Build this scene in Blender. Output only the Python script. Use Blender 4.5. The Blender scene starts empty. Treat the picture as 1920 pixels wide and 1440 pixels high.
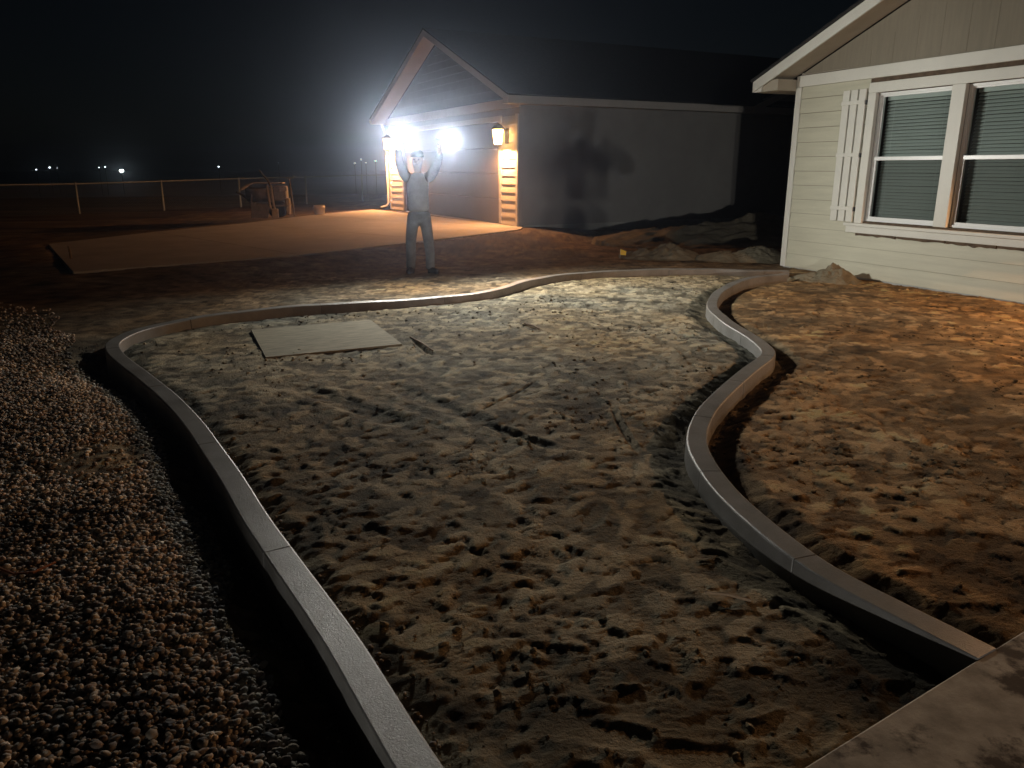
import bpy, bmesh, math, random
import numpy as np
from mathutils import Vector, Matrix, Euler
from math import radians as rad, sin, cos, pi

random.seed(7); rng = np.random.default_rng(11)
S = bpy.context.scene
COL = S.collection

# ------------------------------------------------------------------ camera
F_PX, PITCH, CAM_H = 1450.0, math.atan(405 / 1450.0), 1.6
cam_d = bpy.data.cameras.new('camera'); cam = bpy.data.objects.new('camera', cam_d); COL.objects.link(cam)
cam_d.sensor_width = 36.0; cam_d.lens = 36.0 * F_PX / 1920.0
cam_d.clip_start = 0.02; cam_d.clip_end = 3000
cam.location = (0, 0, CAM_H); cam.rotation_euler = (pi / 2 - PITCH, 0, 0)
S.camera = cam

# ------------------------------------------------------------------ night sky, moon, exposure
w = bpy.data.worlds.new('World'); S.world = w; w.use_nodes = True
nt = w.node_tree; bg = nt.nodes['Background']
sky = nt.nodes.new('ShaderNodeTexSky'); sky.sky_type = 'NISHITA'; sky.sun_disc = False
sky.sun_elevation = rad(35); sky.sun_rotation = rad(200)
nt.links.new(sky.outputs['Color'], bg.inputs['Color']); bg.inputs['Strength'].default_value = 0.0005
moon = bpy.data.lights.new('moon', 'SUN'); moon.energy = 0.004; moon.angle = rad(0.5); moon.color = (0.8, 0.88, 1.0)
mo = bpy.data.objects.new('moon', moon); COL.objects.link(mo); mo.rotation_euler = (rad(55), 0, rad(160))
V = S.view_settings
V.view_transform = 'Standard'; V.look = 'None'; V.exposure = 0.0; V.gamma = 1.0; V.use_curve_mapping = False
C = S.cycles
C.use_denoising = True; C.max_bounces = 4; C.diffuse_bounces = 3; C.glossy_bounces = 2; C.transmission_bounces = 4
C.transparent_max_bounces = 8; C.volume_bounces = 0; C.caustics_reflective = False; C.caustics_refractive = False
C.sample_clamp_indirect = 3.0

# ------------------------------------------------------------------ projection (for placing things read off the photograph)
def ray(px, py):
    v = -(py - 720) / F_PX
    return np.array([(px - 960) / F_PX, cos(PITCH) + v * sin(PITCH), -sin(PITCH) + v * cos(PITCH)])
def un(px, py, z=0.0, Y=None):
    d = ray(px, py); t = (z - CAM_H) / d[2] if Y is None else Y / d[1]
    return np.array([0, 0, CAM_H]) + t * d

# ------------------------------------------------------------------ materials
def mat(name, base, rough=0.8, scale=8.0, var=0.25, bump=0.2, bscale=None, spec=0.3, metal=0.0, stretch=(1, 1, 1), dark=None, attr=None):
    m = bpy.data.materials.new(name); m.use_nodes = True
    n = m.node_tree.nodes; l = m.node_tree.links; b = n['Principled BSDF']
    b.inputs['Roughness'].default_value = rough; b.inputs['Specular IOR Level'].default_value = spec
    b.inputs['Metallic'].default_value = metal
    tc = n.new('ShaderNodeTexCoord'); mp = n.new('ShaderNodeMapping'); mp.inputs['Scale'].default_value = stretch
    l.new(tc.outputs['Object'], mp.inputs['Vector'])
    ns = n.new('ShaderNodeTexNoise'); ns.inputs['Scale'].default_value = scale; ns.inputs['Detail'].default_value = 8; ns.inputs['Roughness'].default_value = 0.65
    l.new(mp.outputs['Vector'], ns.inputs['Vector'])
    cr = n.new('ShaderNodeValToRGB')
    d = dark if dark else tuple(c * (1 - var) for c in base)
    cr.color_ramp.elements[0].position = 0.3; cr.color_ramp.elements[0].color = (*d, 1)
    cr.color_ramp.elements[1].position = 0.68; cr.color_ramp.elements[1].color = (*[min(1, c * (1 + var * 0.5)) for c in base], 1)
    l.new(ns.outputs['Fac'], cr.inputs['Fac'])
    out = cr.outputs['Color']
    if attr:
        at = n.new('ShaderNodeAttribute'); at.attribute_name = attr
        mx = n.new('ShaderNodeMix'); mx.data_type = 'RGBA'; mx.blend_type = 'MULTIPLY'; mx.inputs[0].default_value = 1.0
        l.new(out, mx.inputs[6]); l.new(at.outputs['Color'], mx.inputs[7]); out = mx.outputs[2]
    l.new(out, b.inputs['Base Color'])
    if bump:
        n2 = n.new('ShaderNodeTexNoise'); n2.inputs['Scale'].default_value = bscale or scale * 4; n2.inputs['Detail'].default_value = 6; n2.inputs['Roughness'].default_value = 0.7
        l.new(mp.outputs['Vector'], n2.inputs['Vector'])
        bp = n.new('ShaderNodeBump'); bp.inputs['Strength'].default_value = bump; bp.inputs['Distance'].default_value = 0.02
        l.new(n2.outputs['Fac'], bp.inputs['Height']); l.new(bp.outputs['Normal'], b.inputs['Normal'])
    return m
def emis(name, color, strength):
    m = bpy.data.materials.new(name); m.use_nodes = True
    b = m.node_tree.nodes['Principled BSDF']
    b.inputs['Base Color'].default_value = (*color, 1); b.inputs['Emission Color'].default_value = (*color, 1); b.inputs['Emission Strength'].default_value = strength
    return m

M = {}
M['soil'] = mat('sandy_soil', (0.205, 0.175, 0.118), 0.95, 3.0, 0.35, 0.8, 55, 0.1, attr='tone')
M['clod'] = mat('dry_soil_clods', (0.21, 0.18, 0.122), 0.95, 20, 0.4, 0.5, 90, 0.1, attr='tone')
M['mound'] = mat('loose_dirt', (0.19, 0.165, 0.115), 0.95, 5.0, 0.35, 0.7, 26, 0.1)
M['curb'] = mat('fresh_curb_concrete', (0.165, 0.162, 0.152), 0.42, 3.2, 0.3, 0.25, 150, 0.55, dark=(0.095, 0.09, 0.08))
M['drive'] = mat('driveway_concrete', (0.40, 0.37, 0.33), 0.8, 1.6, 0.2, 0.12, 60, 0.3)
M['foundation'] = mat('foundation_concrete', (0.42, 0.42, 0.39), 0.85, 4, 0.25, 0.2, 50)
M['siding'] = mat('painted_siding_beige', (0.54, 0.52, 0.405), 0.55, 2.0, 0.12, 0.06, 40, 0.35, stretch=(0.5, 1, 6))
M['gable'] = mat('gable_panel_taupe', (0.235, 0.205, 0.155), 0.7, 3.0, 0.12, 0.15, 40, 0.25, stretch=(6, 1, 0.5))
M['trim'] = mat('white_trim_paint', (0.66, 0.645, 0.58), 0.5, 3.0, 0.05, 0.03, 40, 0.4)
M['vinyl'] = mat('white_vinyl', (0.76, 0.76, 0.74), 0.35, 3.0, 0.03, 0.0, 40, 0.5)
M['soffit'] = mat('soffit_paint', (0.42, 0.37, 0.29), 0.7, 4.0, 0.1, 0.05)
M['shingle'] = mat('dark_shingle', (0.035, 0.034, 0.034), 0.9, 12, 0.4, 0.5, 60, 0.2)
M['blind'] = mat('blind_slat', (0.50, 0.51, 0.49), 0.5, 3, 0.05, 0.0, None, 0.4)
M['brown'] = mat('bare_sheathing', (0.13, 0.09, 0.06), 0.9, 12, 0.5, 0.5, 60)
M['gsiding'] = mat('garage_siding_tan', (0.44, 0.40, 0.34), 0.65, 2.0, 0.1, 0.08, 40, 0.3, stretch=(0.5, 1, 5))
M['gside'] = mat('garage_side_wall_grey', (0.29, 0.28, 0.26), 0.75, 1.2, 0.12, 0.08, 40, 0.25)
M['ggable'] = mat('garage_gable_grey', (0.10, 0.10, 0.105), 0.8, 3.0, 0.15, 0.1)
M['gtrim'] = mat('garage_trim_white', (0.46, 0.43, 0.39), 0.6, 3, 0.07, 0.05)
M['door'] = mat('garage_door_grey', (0.13, 0.12, 0.12), 0.55, 2.0, 0.08, 0.05, 50, 0.4)
M['black'] = mat('black_metal', (0.02, 0.02, 0.02), 0.45, 6, 0.2, 0.05, None, 0.5)
M['galv'] = mat('galvanised_steel', (0.40, 0.45, 0.48), 0.5, 20, 0.15, 0.05, None, 0.5)
M['osb'] = mat('weathered_plywood', (0.27, 0.245, 0.175), 0.9, 5.0, 0.4, 0.2, 60, 0.15, stretch=(1, 5, 1))
M['steel'] = mat('dusty_mixer_steel', (0.20, 0.17, 0.145), 0.75, 7, 0.45, 0.3, 40, 0.3)
M['dusty'] = mat('cement_crusted_steel', (0.44, 0.37, 0.29), 0.9, 9, 0.4, 0.4, 40, 0.2)
M['tyre'] = mat('rubber', (0.025, 0.025, 0.026), 0.85, 9, 0.3, 0.2)
M['bucket'] = mat('bucket_plastic', (0.56, 0.48, 0.37), 0.5, 5, 0.25, 0.05, None, 0.4)
M['skin'] = mat('skin', (0.28, 0.17, 0.12), 0.55, 10, 0.1, 0.05, None, 0.4)
M['shirt'] = mat('grey_shirt', (0.32, 0.32, 0.30), 0.9, 6, 0.25, 0.35, 14, 0.1)
M['sleeve'] = mat('dark_sleeve', (0.17, 0.175, 0.18), 0.9, 9, 0.25, 0.3, 18, 0.1)
M['jeans'] = mat('dark_jeans', (0.16, 0.165, 0.165), 0.9, 9, 0.35, 0.4, 16, 0.1)
M['boot'] = mat('boot_leather', (0.035, 0.03, 0.028), 0.6, 9, 0.3, 0.2, None, 0.3)
M['cap'] = mat('dark_cap', (0.06, 0.06, 0.06), 0.9, 9, 0.2, 0.2)
M['yellow'] = mat('yellow_plastic', (0.75, 0.52, 0.06), 0.6, 9, 0.1, 0.0)
M['wood'] = mat('stake_wood', (0.24, 0.17, 0.11), 0.85, 20, 0.3, 0.2, 60, 0.1, stretch=(4, 4, 0.4))
M['orange_cord'] = mat('orange_cord', (0.26, 0.10, 0.05), 0.6, 9, 0.2, 0.0)
M['pebble'] = mat('river_pebble', (1.0, 1.0, 1.0), 0.85, 30, 0.25, 0.15, 120, 0.1, attr='tone')
M['warm_glass'] = emis('lit_lantern_glass', (1.0, 0.52, 0.17), 26)
M['torch_lens'] = emis('lit_torch_lens', (0.86, 0.93, 1.0), 60)
M['far_lamp'] = emis('far_lamp_glow', (0.85, 0.95, 1.0), 9)
M['far_lamp_green'] = emis('far_lamp_glow_green', (0.45, 1.0, 0.7), 7)
M['far_lamp_big'] = emis('far_floodlight_glow', (0.93, 1.0, 0.86), 30)
# window glass: fresnel mix of clear and mirror
m = bpy.data.materials.new('window_glass'); m.use_nodes = True; n = m.node_tree.nodes; n.clear()
o_ = n.new('ShaderNodeOutputMaterial'); mx = n.new('ShaderNodeMixShader'); tr = n.new('ShaderNodeBsdfTransparent'); gl = n.new('ShaderNodeBsdfGlossy'); fr = n.new('ShaderNodeFresnel')
tr.inputs['Color'].default_value = (0.86, 0.90, 0.89, 1); gl.inputs['Roughness'].default_value = 0.3; fr.inputs['IOR'].default_value = 1.035
for a, b in ((fr.outputs[0], mx.inputs[0]), (tr.outputs[0], mx.inputs[1]), (gl.outputs[0], mx.inputs[2]), (mx.outputs[0], o_.inputs['Surface'])): m.node_tree.links.new(a, b)
M['glass'] = m
m2 = m.copy(); m2.name = 'screened_window_glass'; [x for x in m2.node_tree.nodes if x.type == 'BSDF_TRANSPARENT'][0].inputs['Color'].default_value = (0.76, 0.79, 0.78, 1); M['glass_screen'] = m2
# sidewalk: concrete with dark damp dirt smears
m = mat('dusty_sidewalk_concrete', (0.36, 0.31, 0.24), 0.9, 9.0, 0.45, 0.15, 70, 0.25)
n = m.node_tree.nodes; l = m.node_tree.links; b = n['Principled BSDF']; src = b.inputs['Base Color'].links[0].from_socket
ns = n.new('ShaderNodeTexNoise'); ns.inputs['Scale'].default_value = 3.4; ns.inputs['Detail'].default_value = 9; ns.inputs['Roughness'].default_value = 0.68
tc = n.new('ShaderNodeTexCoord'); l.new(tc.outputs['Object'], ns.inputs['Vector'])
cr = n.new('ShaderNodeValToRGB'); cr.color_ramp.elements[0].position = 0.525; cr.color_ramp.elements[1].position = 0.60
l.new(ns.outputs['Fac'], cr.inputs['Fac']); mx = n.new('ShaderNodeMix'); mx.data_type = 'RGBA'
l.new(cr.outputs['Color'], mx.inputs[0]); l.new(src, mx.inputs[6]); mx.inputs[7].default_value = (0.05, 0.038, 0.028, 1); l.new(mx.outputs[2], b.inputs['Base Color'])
M['walk'] = m

# ------------------------------------------------------------------ mesh helpers
class MB:
    def __init__(s): s.v = []; s.f = []
    def add(s, vs, fs):
        k = len(s.v); s.v += [tuple(map(float, p)) for p in vs]; s.f += [tuple(i + k for i in f) for f in fs]; return s
    def box(s, x0, x1, y0, y1, z0, z1, bev=0.0):
        if bev <= 0:
            return s.add([(x0, y0, z0), (x1, y0, z0), (x1, y1, z0), (x0, y1, z0), (x0, y0, z1), (x1, y0, z1), (x1, y1, z1), (x0, y1, z1)],
                         [(3, 2, 1, 0), (4, 5, 6, 7), (0, 1, 5, 4), (1, 2, 6, 5), (2, 3, 7, 6), (3, 0, 4, 7)])
        bm = bmesh.new(); bmesh.ops.create_cube(bm, size=1.0)
        for q in bm.verts: q.co = Vector(((x0 + x1) / 2 + q.co.x * (x1 - x0), (y0 + y1) / 2 + q.co.y * (y1 - y0), (z0 + z1) / 2 + q.co.z * (z1 - z0)))
        bmesh.ops.bevel(bm, geom=bm.edges[:], offset=bev, segments=1, affect='EDGES', profile=0.5)
        bm.verts.index_update(); s.add([q.co[:] for q in bm.verts], [[q.index for q in f.verts] for f in bm.faces]); bm.free(); return s
    def prism(s, pts, z0, z1):                       # polygon in xy, counter-clockwise
        k = len(pts)
        return s.add([(x, y, z0) for x, y in pts] + [(x, y, z1) for x, y in pts],
                     [tuple(range(k))[::-1], tuple(range(k, 2 * k))] + [(i, (i + 1) % k, k + (i + 1) % k, k + i) for i in range(k)])
    def slab(s, pts, y0, y1):                        # polygon in xz, extruded along y
        k = len(pts)
        return s.add([(x, y0, z) for x, z in pts] + [(x, y1, z) for x, z in pts],
                     [tuple(range(k)), tuple(range(k, 2 * k))[::-1]] + [(i, k + i, k + (i + 1) % k, (i + 1) % k) for i in range(k)])
    def tube(s, pts, r, n=8):
        pts = [Vector(p) for p in pts]; rs = r if isinstance(r, (list, tuple)) else [r] * len(pts); rings = []
        up = Vector((0, 0, 1))
        for i, p in enumerate(pts):
            t = (pts[min(i + 1, len(pts) - 1)] - pts[max(i - 1, 0)]).normalized()
            a = t.cross(up); a = t.cross(Vector((1, 0, 0))) if a.length < 1e-3 else a
            a.normalize(); b = t.cross(a).normalized()
            rings.append([p + (a * cos(2 * pi * j / n) + b * sin(2 * pi * j / n)) * rs[i] for j in range(n)])
        vs = [q for r_ in rings for q in r_]; fs = []
        for i in range(len(pts) - 1):
            for j in range(n): fs.append((i * n + j, i * n + (j + 1) % n, (i + 1) * n + (j + 1) % n, (i + 1) * n + j))
        fs += [tuple(range(n))[::-1], tuple(range((len(pts) - 1) * n, len(pts) * n))]
        return s.add(vs, fs)
    def lathe(s, prof, n=20, c=(0, 0, 0)):
        vs = []; fs = []
        for r, z in prof: vs += [(c[0] + r * cos(2 * pi * j / n), c[1] + r * sin(2 * pi * j / n), c[2] + z) for j in range(n)]
        for i in range(len(prof) - 1):
            for j in range(n): fs.append((i * n + j, i * n + (j + 1) % n, (i + 1) * n + (j + 1) % n, (i + 1) * n + j))
        fs += [tuple(range(n))[::-1], tuple(range((len(prof) - 1) * n, len(prof) * n))]
        return s.add(vs, fs)
    def build(s, name, m, parent=None, smooth=False):
        me = bpy.data.meshes.new(name); me.from_pydata(s.v, [], s.f); me.materials.append(M[m]); me.update()
        bm = bmesh.new(); bm.from_mesh(me); bmesh.ops.recalc_face_normals(bm, faces=bm.faces); bm.to_mesh(me); bm.free()
        if smooth: me.polygons.foreach_set('use_smooth', [True] * len(me.polygons))
        o = bpy.data.objects.new(name, me); COL.objects.link(o); o.parent = parent
        return o
def tag(o, label=None, cat=None, group=None, kind=None):
    if label: o['label'] = label
    if cat: o['category'] = cat
    if group: o['group'] = group
    if kind: o['kind'] = kind
    return o
def empty(name, loc=(0, 0, 0), rz=0.0, label=None, cat=None, group=None):
    o = bpy.data.objects.new(name, None); COL.objects.link(o); o.location = loc; o.rotation_euler = (0, 0, rz); o.empty_display_size = 0.1
    return tag(o, label, cat, group)
def copy_tree(o, parent=None):
    c = o.copy(); COL.objects.link(c); c.parent = parent
    for ch in list(o.children): copy_tree(ch, c)
    return c
def light(name, kind, loc, energy, color, parent=None, radius=0.03, target=None, cone=None, blend=1.0):
    d = bpy.data.lights.new(name, kind); d.energy = energy; d.color = color; d.shadow_soft_size = radius
    if cone: d.spot_size = rad(cone); d.spot_blend = blend
    o = bpy.data.objects.new(name, d); COL.objects.link(o); o.location = loc; o.parent = parent
    if target is not None: o.rotation_euler = (Vector(target) - Vector(loc)).to_track_quat('-Z', 'Y').to_euler()
    return o

# ------------------------------------------------------------------ curb centre lines
def catmull(P, step=0.03):
    P = [np.array(p, float) for p in P]; P = [2 * P[0] - P[1]] + P + [2 * P[-1] - P[-2]]; out = []
    for i in range(1, len(P) - 2):
        a, b, c, d = P[i - 1:i + 3]; k = max(2, int(np.linalg.norm(c - b) / step))
        for t in np.linspace(0, 1, k, endpoint=False):
            out.append(0.5 * (2 * b + (c - a) * t + (2 * a - 5 * b + 4 * c - d) * t * t + (3 * b - a - 3 * c + d) * t ** 3))
    out.append(P[-2]); return np.array(out)
LC = catmull([(0.42, 0.55), (0.06, 1.12), (-0.24, 1.643), (-0.53, 2.16), (-0.905, 2.757), (-1.32, 3.44), (-1.815, 4.26), (-2.38, 5.09), (-2.95, 5.80), (-3.40, 6.42),
              (-3.555, 6.85), (-3.52, 7.33), (-3.30, 7.80), (-2.98, 8.12), (-2.38, 8.53), (-1.60, 8.83), (-0.72, 9.26), (-0.22, 9.72), (0.26, 10.67), (0.92, 11.34), (1.92, 11.71), (3.0, 11.82), (3.62, 11.70), (4.15, 11.62)])
RC = catmull([(1.50, 2.12), (1.335, 2.40), (1.175, 2.70), (1.07, 3.06), (1.015, 3.52), (1.03, 4.04), (1.15, 4.48), (1.40, 5.00), (1.77, 5.64), (2.10, 6.18), (2.19, 6.62), (2.19, 7.15), (2.16, 7.80), (2.26, 8.66), (2.66, 9.76), (3.25, 10.72), (3.95, 11.22)])
HO, HD = np.array([4.43, 12.72]), np.array([0.41, -0.91]) / np.hypot(0.41, 0.91)
GO, GD = np.array([-4.25, 28.03]), np.array([4.41, -8.53]) / np.hypot(4.41, 8.53)     # garage front: left corner, along the front
def in_poly(X, Y, poly):
    r = np.zeros(X.shape, bool); k = len(poly)
    for i in range(k):
        x0, y0 = poly[i]; x1, y1 = poly[(i + 1) % k]
        if y0 == y1: continue
        c = ((y0 > Y) != (y1 > Y)); r ^= c & (X < (x1 - x0) * (Y - y0) / (y1 - y0) + x0)
    return r
def dist_to(X, Y, L):
    D = np.full(X.shape, 1e9)
    for i in range(0, len(L), 3): D = np.minimum(D, (X - L[i, 0]) ** 2 + (Y - L[i, 1]) ** 2)
    return np.sqrt(D)
def sm(a, b, x):
    t = np.clip((x - a) / (b - a), 0, 1); return t * t * (3 - 2 * t)
def vnoise(X, Y, f, seed):
    r = np.random.default_rng(seed).random((256, 256)); x = X * f + 1000.3; y = Y * f + 1000.7
    xi = np.floor(x).astype(int); yi = np.floor(y).astype(int); u = x - xi; v = y - yi
    u = u * u * u * (u * (u * 6 - 15) + 10); v = v * v * v * (v * (v * 6 - 15) + 10)
    g = lambda a, b: r[a & 255, b & 255]
    return (g(xi, yi) * (1 - u) + g(xi + 1, yi) * u) * (1 - v) + (g(xi, yi + 1) * (1 - u) + g(xi + 1, yi + 1) * u) * v - 0.5
def fbm(X, Y, f, o, seed, gain=0.5):
    r = 0; a = 1
    for i in range(o): r = r + a * vnoise(X * cos(i) - Y * sin(i), X * sin(i) + Y * cos(i), f, seed + i); f *= 2.03; a *= gain
    return r

INSIDE = [tuple(p) for p in LC[::4]] + [(4.3, 11.5), (3.95, 11.22)] + [tuple(p) for p in RC[::-4]] + [(1.5, 2.1), (0.74, 1.64), (0.3, 0.5)]
RBED = [tuple(p) for p in RC[::4]] + [(4.0, 11.3)] + [tuple(HO + HD * 0.2), tuple(HO + HD * 9), (8, 2.5), (1.8, 2.2)]
GRAVEL = [(0.0, 0.2), (-0.45, 1.6), (-0.78, 2.1), (-1.09, 2.68), (-1.45, 3.34), (-1.91, 4.12), (-2.47, 4.95), (-3.02, 5.6), (-3.70, 6.3), (-4.3, 7.2), (-5.2, 8.6), (-6.8, 9.4), (-9, 8.6), (-9, 0.2)]

DRV = [(-6.15, 10.85), (-3.55, 13.05), (-1.55, 15.9), (0.16, 18.6), (0.30, 19.42), (-4.9, 27.9), (-6.2, 24.4), (-7.1, 20.6), (-8.15, 17.9), (-8.90, 15.0)]
def base_height(X, Y):
    """smooth ground level without footprints"""
    ins = in_poly(X, Y, INSIDE); rb = in_poly(X, Y, RBED) & ~ins; gv = in_poly(X, Y, GRAVEL); out = ~(ins | rb)
    dl = dist_to(X, Y, LC); dr = dist_to(X, Y, RC)
    h = np.where(out, 0.04, np.where(ins, 0.045, 0.0)) + 0.035 * vnoise(X, Y, 0.5, 3) * sm(60, 20, np.hypot(X, Y))
    h = h + np.where(rb, 0.05, 0)
    far = np.hypot(X, Y); h = h - 0.030 * np.clip(far - 48, 0, 150)
    dd = np.full(X.shape, 1e9)
    for (xa, ya), (xb, yb) in zip(DRV, DRV[1:] + DRV[:1]):
        t = np.clip(((X - xa) * (xb - xa) + (Y - ya) * (yb - ya)) / ((xb - xa) ** 2 + (yb - ya) ** 2), 0, 1); dd = np.minimum(dd, np.hypot(X - xa - t * (xb - xa), Y - ya - t * (yb - ya)))
    dd = np.where(in_poly(X, Y, DRV), 0, dd)
    h = h + np.where(out, 0.145 * (1 - sm(0.15, 2.2, dd)), 0)
    h = h + np.where(out & (X < 1) & (Y < 8), 0.035 * sm(0.25, 0.6, dl) * sm(8, 6.5, Y), 0)
    # trench along the outside of the left curb, shallower round the back
    tw = np.where(Y < 6.6, 0.34, 0.22); td = np.where(Y < 6.6, 0.11, 0.06) * sm(13, 8, Y) * sm(-8, -3.4, X + 0 * Y)
    h = h - np.where(out & (X < 3.0), td * (1 - sm(tw * 0.2, tw, dl)), 0)
    h = h - np.where(rb, 0.055 * (1 - sm(0.10, 0.27, dr)), 0)                      # scooped strip behind the right curb
    h = h - np.where(ins, 0.045 * (1 - sm(0.09, 0.28, dr)) + 0.02 * (1 - sm(0.08, 0.2, dl)), 0)
    return h, ins, rb, gv, out, dl, dr

def axis(segs):
    a = []
    for x0, x1, d in segs: a.append(np.arange(x0, x1 - 1e-6, d))
    return np.concatenate(a)
xs = np.concatenate([-np.geomspace(900, 12, 28), axis([(-11.5, -5, 0.12), (-5, -3.9, 0.03), (-3.9, 3.0, 0.0145), (3.0, 6.6, 0.026), (6.6, 12, 0.12)]), np.geomspace(12, 900, 28)])
ys = [0.3]
while ys[-1] < 14: ys.append(ys[-1] + max(0.009, 0.0042 * ys[-1]))
while ys[-1] < 40: ys.append(ys[-1] * 1.016)
ys = np.concatenate([-np.geomspace(900, 1, 26), [-0.5, 0], ys, np.geomspace(ys[-1] * 1.05, 1500, 40)])
X, Y = np.meshgrid(xs, ys)
hb, ins, rb, gv, out, dl, dr = base_height(X, Y)
near = sm(30, 12, np.hypot(X, Y))
amp = np.where(ins, 1.0, np.where(rb, 1.0, np.where(gv, 0.5, 0.9)))
blk = np.exp(-(((X + 0.95) / 0.75) ** 2 + ((Y - 4.0) / 1.3) ** 2)) + 0.7 * np.exp(-(((X - 3.1) / 1.2) ** 2 + ((Y - 4.3) / 1.3) ** 2)) + 0.25 * np.exp(-((Y - 2.0) / 0.9) ** 2)
amp = amp * (0.75 + 0.8 * np.clip(blk, 0, 1))
H = hb + near * amp * (0.013 * fbm(X, Y, 2.2, 2, 20) + 0.009 * fbm(X, Y, 7.0, 2, 30) + 0.011 * fbm(X, Y, 20.0, 2, 40) + 0.007 * fbm(X, Y, 52.0, 1, 44))
H = np.where(in_poly(X, Y, DRV), np.minimum(H, 0.10), np.minimum(H, np.where((Y > 9) & (Y < 29) & out, 0.19, 9)))
tone = 0.66 + 0.45 * fbm(X, Y, 9.0, 3, 90, 0.7)
def stamp(cx, cy, ang, A, B, depth, rim=0.010, lift=0.1, ragged=0.0):
    R = max(A, B) * 1.9; i0, i1 = np.searchsorted(xs, (cx - R, cx + R)); j0, j1 = np.searchsorted(ys, (cy - R, cy + R))
    if i1 - i0 < 3 or j1 - j0 < 3: return
    sl = (slice(j0, j1), slice(i0, i1)); dx = X[sl] - cx; dy = Y[sl] - cy
    a = dx * cos(ang) + dy * sin(ang); b = -dx * sin(ang) + dy * cos(ang)
    B2 = B * (1 - 0.22 * np.exp(-((a + 0.15 * A) / (0.35 * A)) ** 2))          # waist of a boot print
    q = np.sqrt((a / A) ** 2 + (b / B2) ** 2)
    if ragged:
        th = np.arctan2(b, a); p1, p2 = random.uniform(0, 6), random.uniform(0, 6); q = q * (1 + ragged * (np.sin(3 * th + p1) + 0.7 * np.sin(5 * th + p2)))
    wgt = (1 - sm(0.84, 1.08, q)) * 0.88
    lvl = hb[sl] - hb[sl].mean() + H[sl].mean() - depth + 0.007 * random.uniform(-1, 1) * a / A
    tread = 0.0018 * np.sin(a * 2 * pi / 0.028)
    H[sl] = H[sl] * (1 - wgt) + (lvl + tread) * wgt + rim * np.exp(-((q - 1.22) / 0.2) ** 2)
    wt = (1 - sm(0.93, 1.05, q)) * 0.9; tone[sl] = tone[sl] * (1 - wt) + (1 + lift) * wt
for k in range(6600):
    if k < 4700: cx, cy = random.uniform(-3.6, 2.7), random.uniform(1.5, 11.6)
    else: cx, cy = random.uniform(1.2, 6.2), random.uniform(2.3, 12.0)
    dmin = min(np.min(np.hypot(LC[::6, 0] - cx, LC[::6, 1] - cy)), np.min(np.hypot(RC[::6, 0] - cx, RC[::6, 1] - cy)))
    if dmin < 0.2: continue
    s = random.uniform(0.55, 1.08)
    stamp(cx, cy, random.uniform(0, 2 * pi), 0.145 * s, 0.058 * s, random.uniform(-0.006, 0.007), random.uniform(0.0005, 0.003), random.uniform(-0.5, 0.05))
for k in range(36):                                                           # deep heel holes and scuffs
    cx, cy = random.uniform(-3.2, 5.8), random.uniform(1.5, 8.5)
    dmin = min(np.min(np.hypot(LC[::6, 0] - cx, LC[::6, 1] - cy)), np.min(np.hypot(RC[::6, 0] - cx, RC[::6, 1] - cy)))
    if dmin < 0.16: continue
    stamp(cx, cy, random.uniform(0, 2 * pi), random.uniform(0.04, 0.09), random.uniform(0.03, 0.055), random.uniform(0.008, 0.020), 0.005, -0.15)
for k in range(3900):                                                          # thin pale plates of dried crust between the prints
    if k < 2800: cx, cy = random.uniform(-3.5, 2.5), random.uniform(2.2, 11.5)
    else: cx, cy = random.uniform(1.3, 6.0), random.uniform(3.0, 12.0)
    dmin = min(np.min(np.hypot(LC[::6, 0] - cx, LC[::6, 1] - cy)), np.min(np.hypot(RC[::6, 0] - cx, RC[::6, 1] - cy)))
    if dmin < 0.14: continue
    stamp(cx, cy, random.uniform(0, 2 * pi), random.uniform(0.045, 0.10), random.uniform(0.03, 0.05), random.uniform(-0.008, -0.001), 0.0, random.uniform(0.15, 1.05), 0.16)
def rut(p, q, wd, dep):
    p, q = np.array(p), np.array(q); L = np.linalg.norm(q - p); t = (q - p) / L
    a = (X - p[0]) * t[0] + (Y - p[1]) * t[1]; b = -(X - p[0]) * t[1] + (Y - p[1]) * t[0] + 0.02 * np.sin(a * 3)
    g = sm(-0.1, 0.15, a) * sm(L + 0.1, L - 0.15, a)
    H[...] += g * (-dep * np.exp(-(b / wd) ** 4) + 0.4 * dep * np.exp(-((np.abs(b) - wd * 1.6) / (wd * 0.5)) ** 2)); tone[...] *= 1 - 0.18 * g * np.exp(-(b / wd) ** 4)
G = lambda x, y: un(x, y)[:2]
rut(G(560, 735), G(770, 815), 0.09, 0.017); rut(G(735, 730), G(905, 805), 0.075, 0.014); rut(G(905, 805), G(1040, 850), 0.04, 0.02)
rut(G(905, 780), G(1000, 725), 0.012, 0.015); rut(G(770, 640), G(812, 672), 0.02, 0.03); rut(G(1150, 780), G(1200, 860), 0.02, 0.02)
tone += 0.30 * sm(0.08, 0.16, fbm(X * 0.8, Y, 6.5, 3, 95, 0.55)) - 0.22 * sm(0.10, 0.18, fbm(X * 0.8, Y, 7.5, 3, 105, 0.55))
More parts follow.
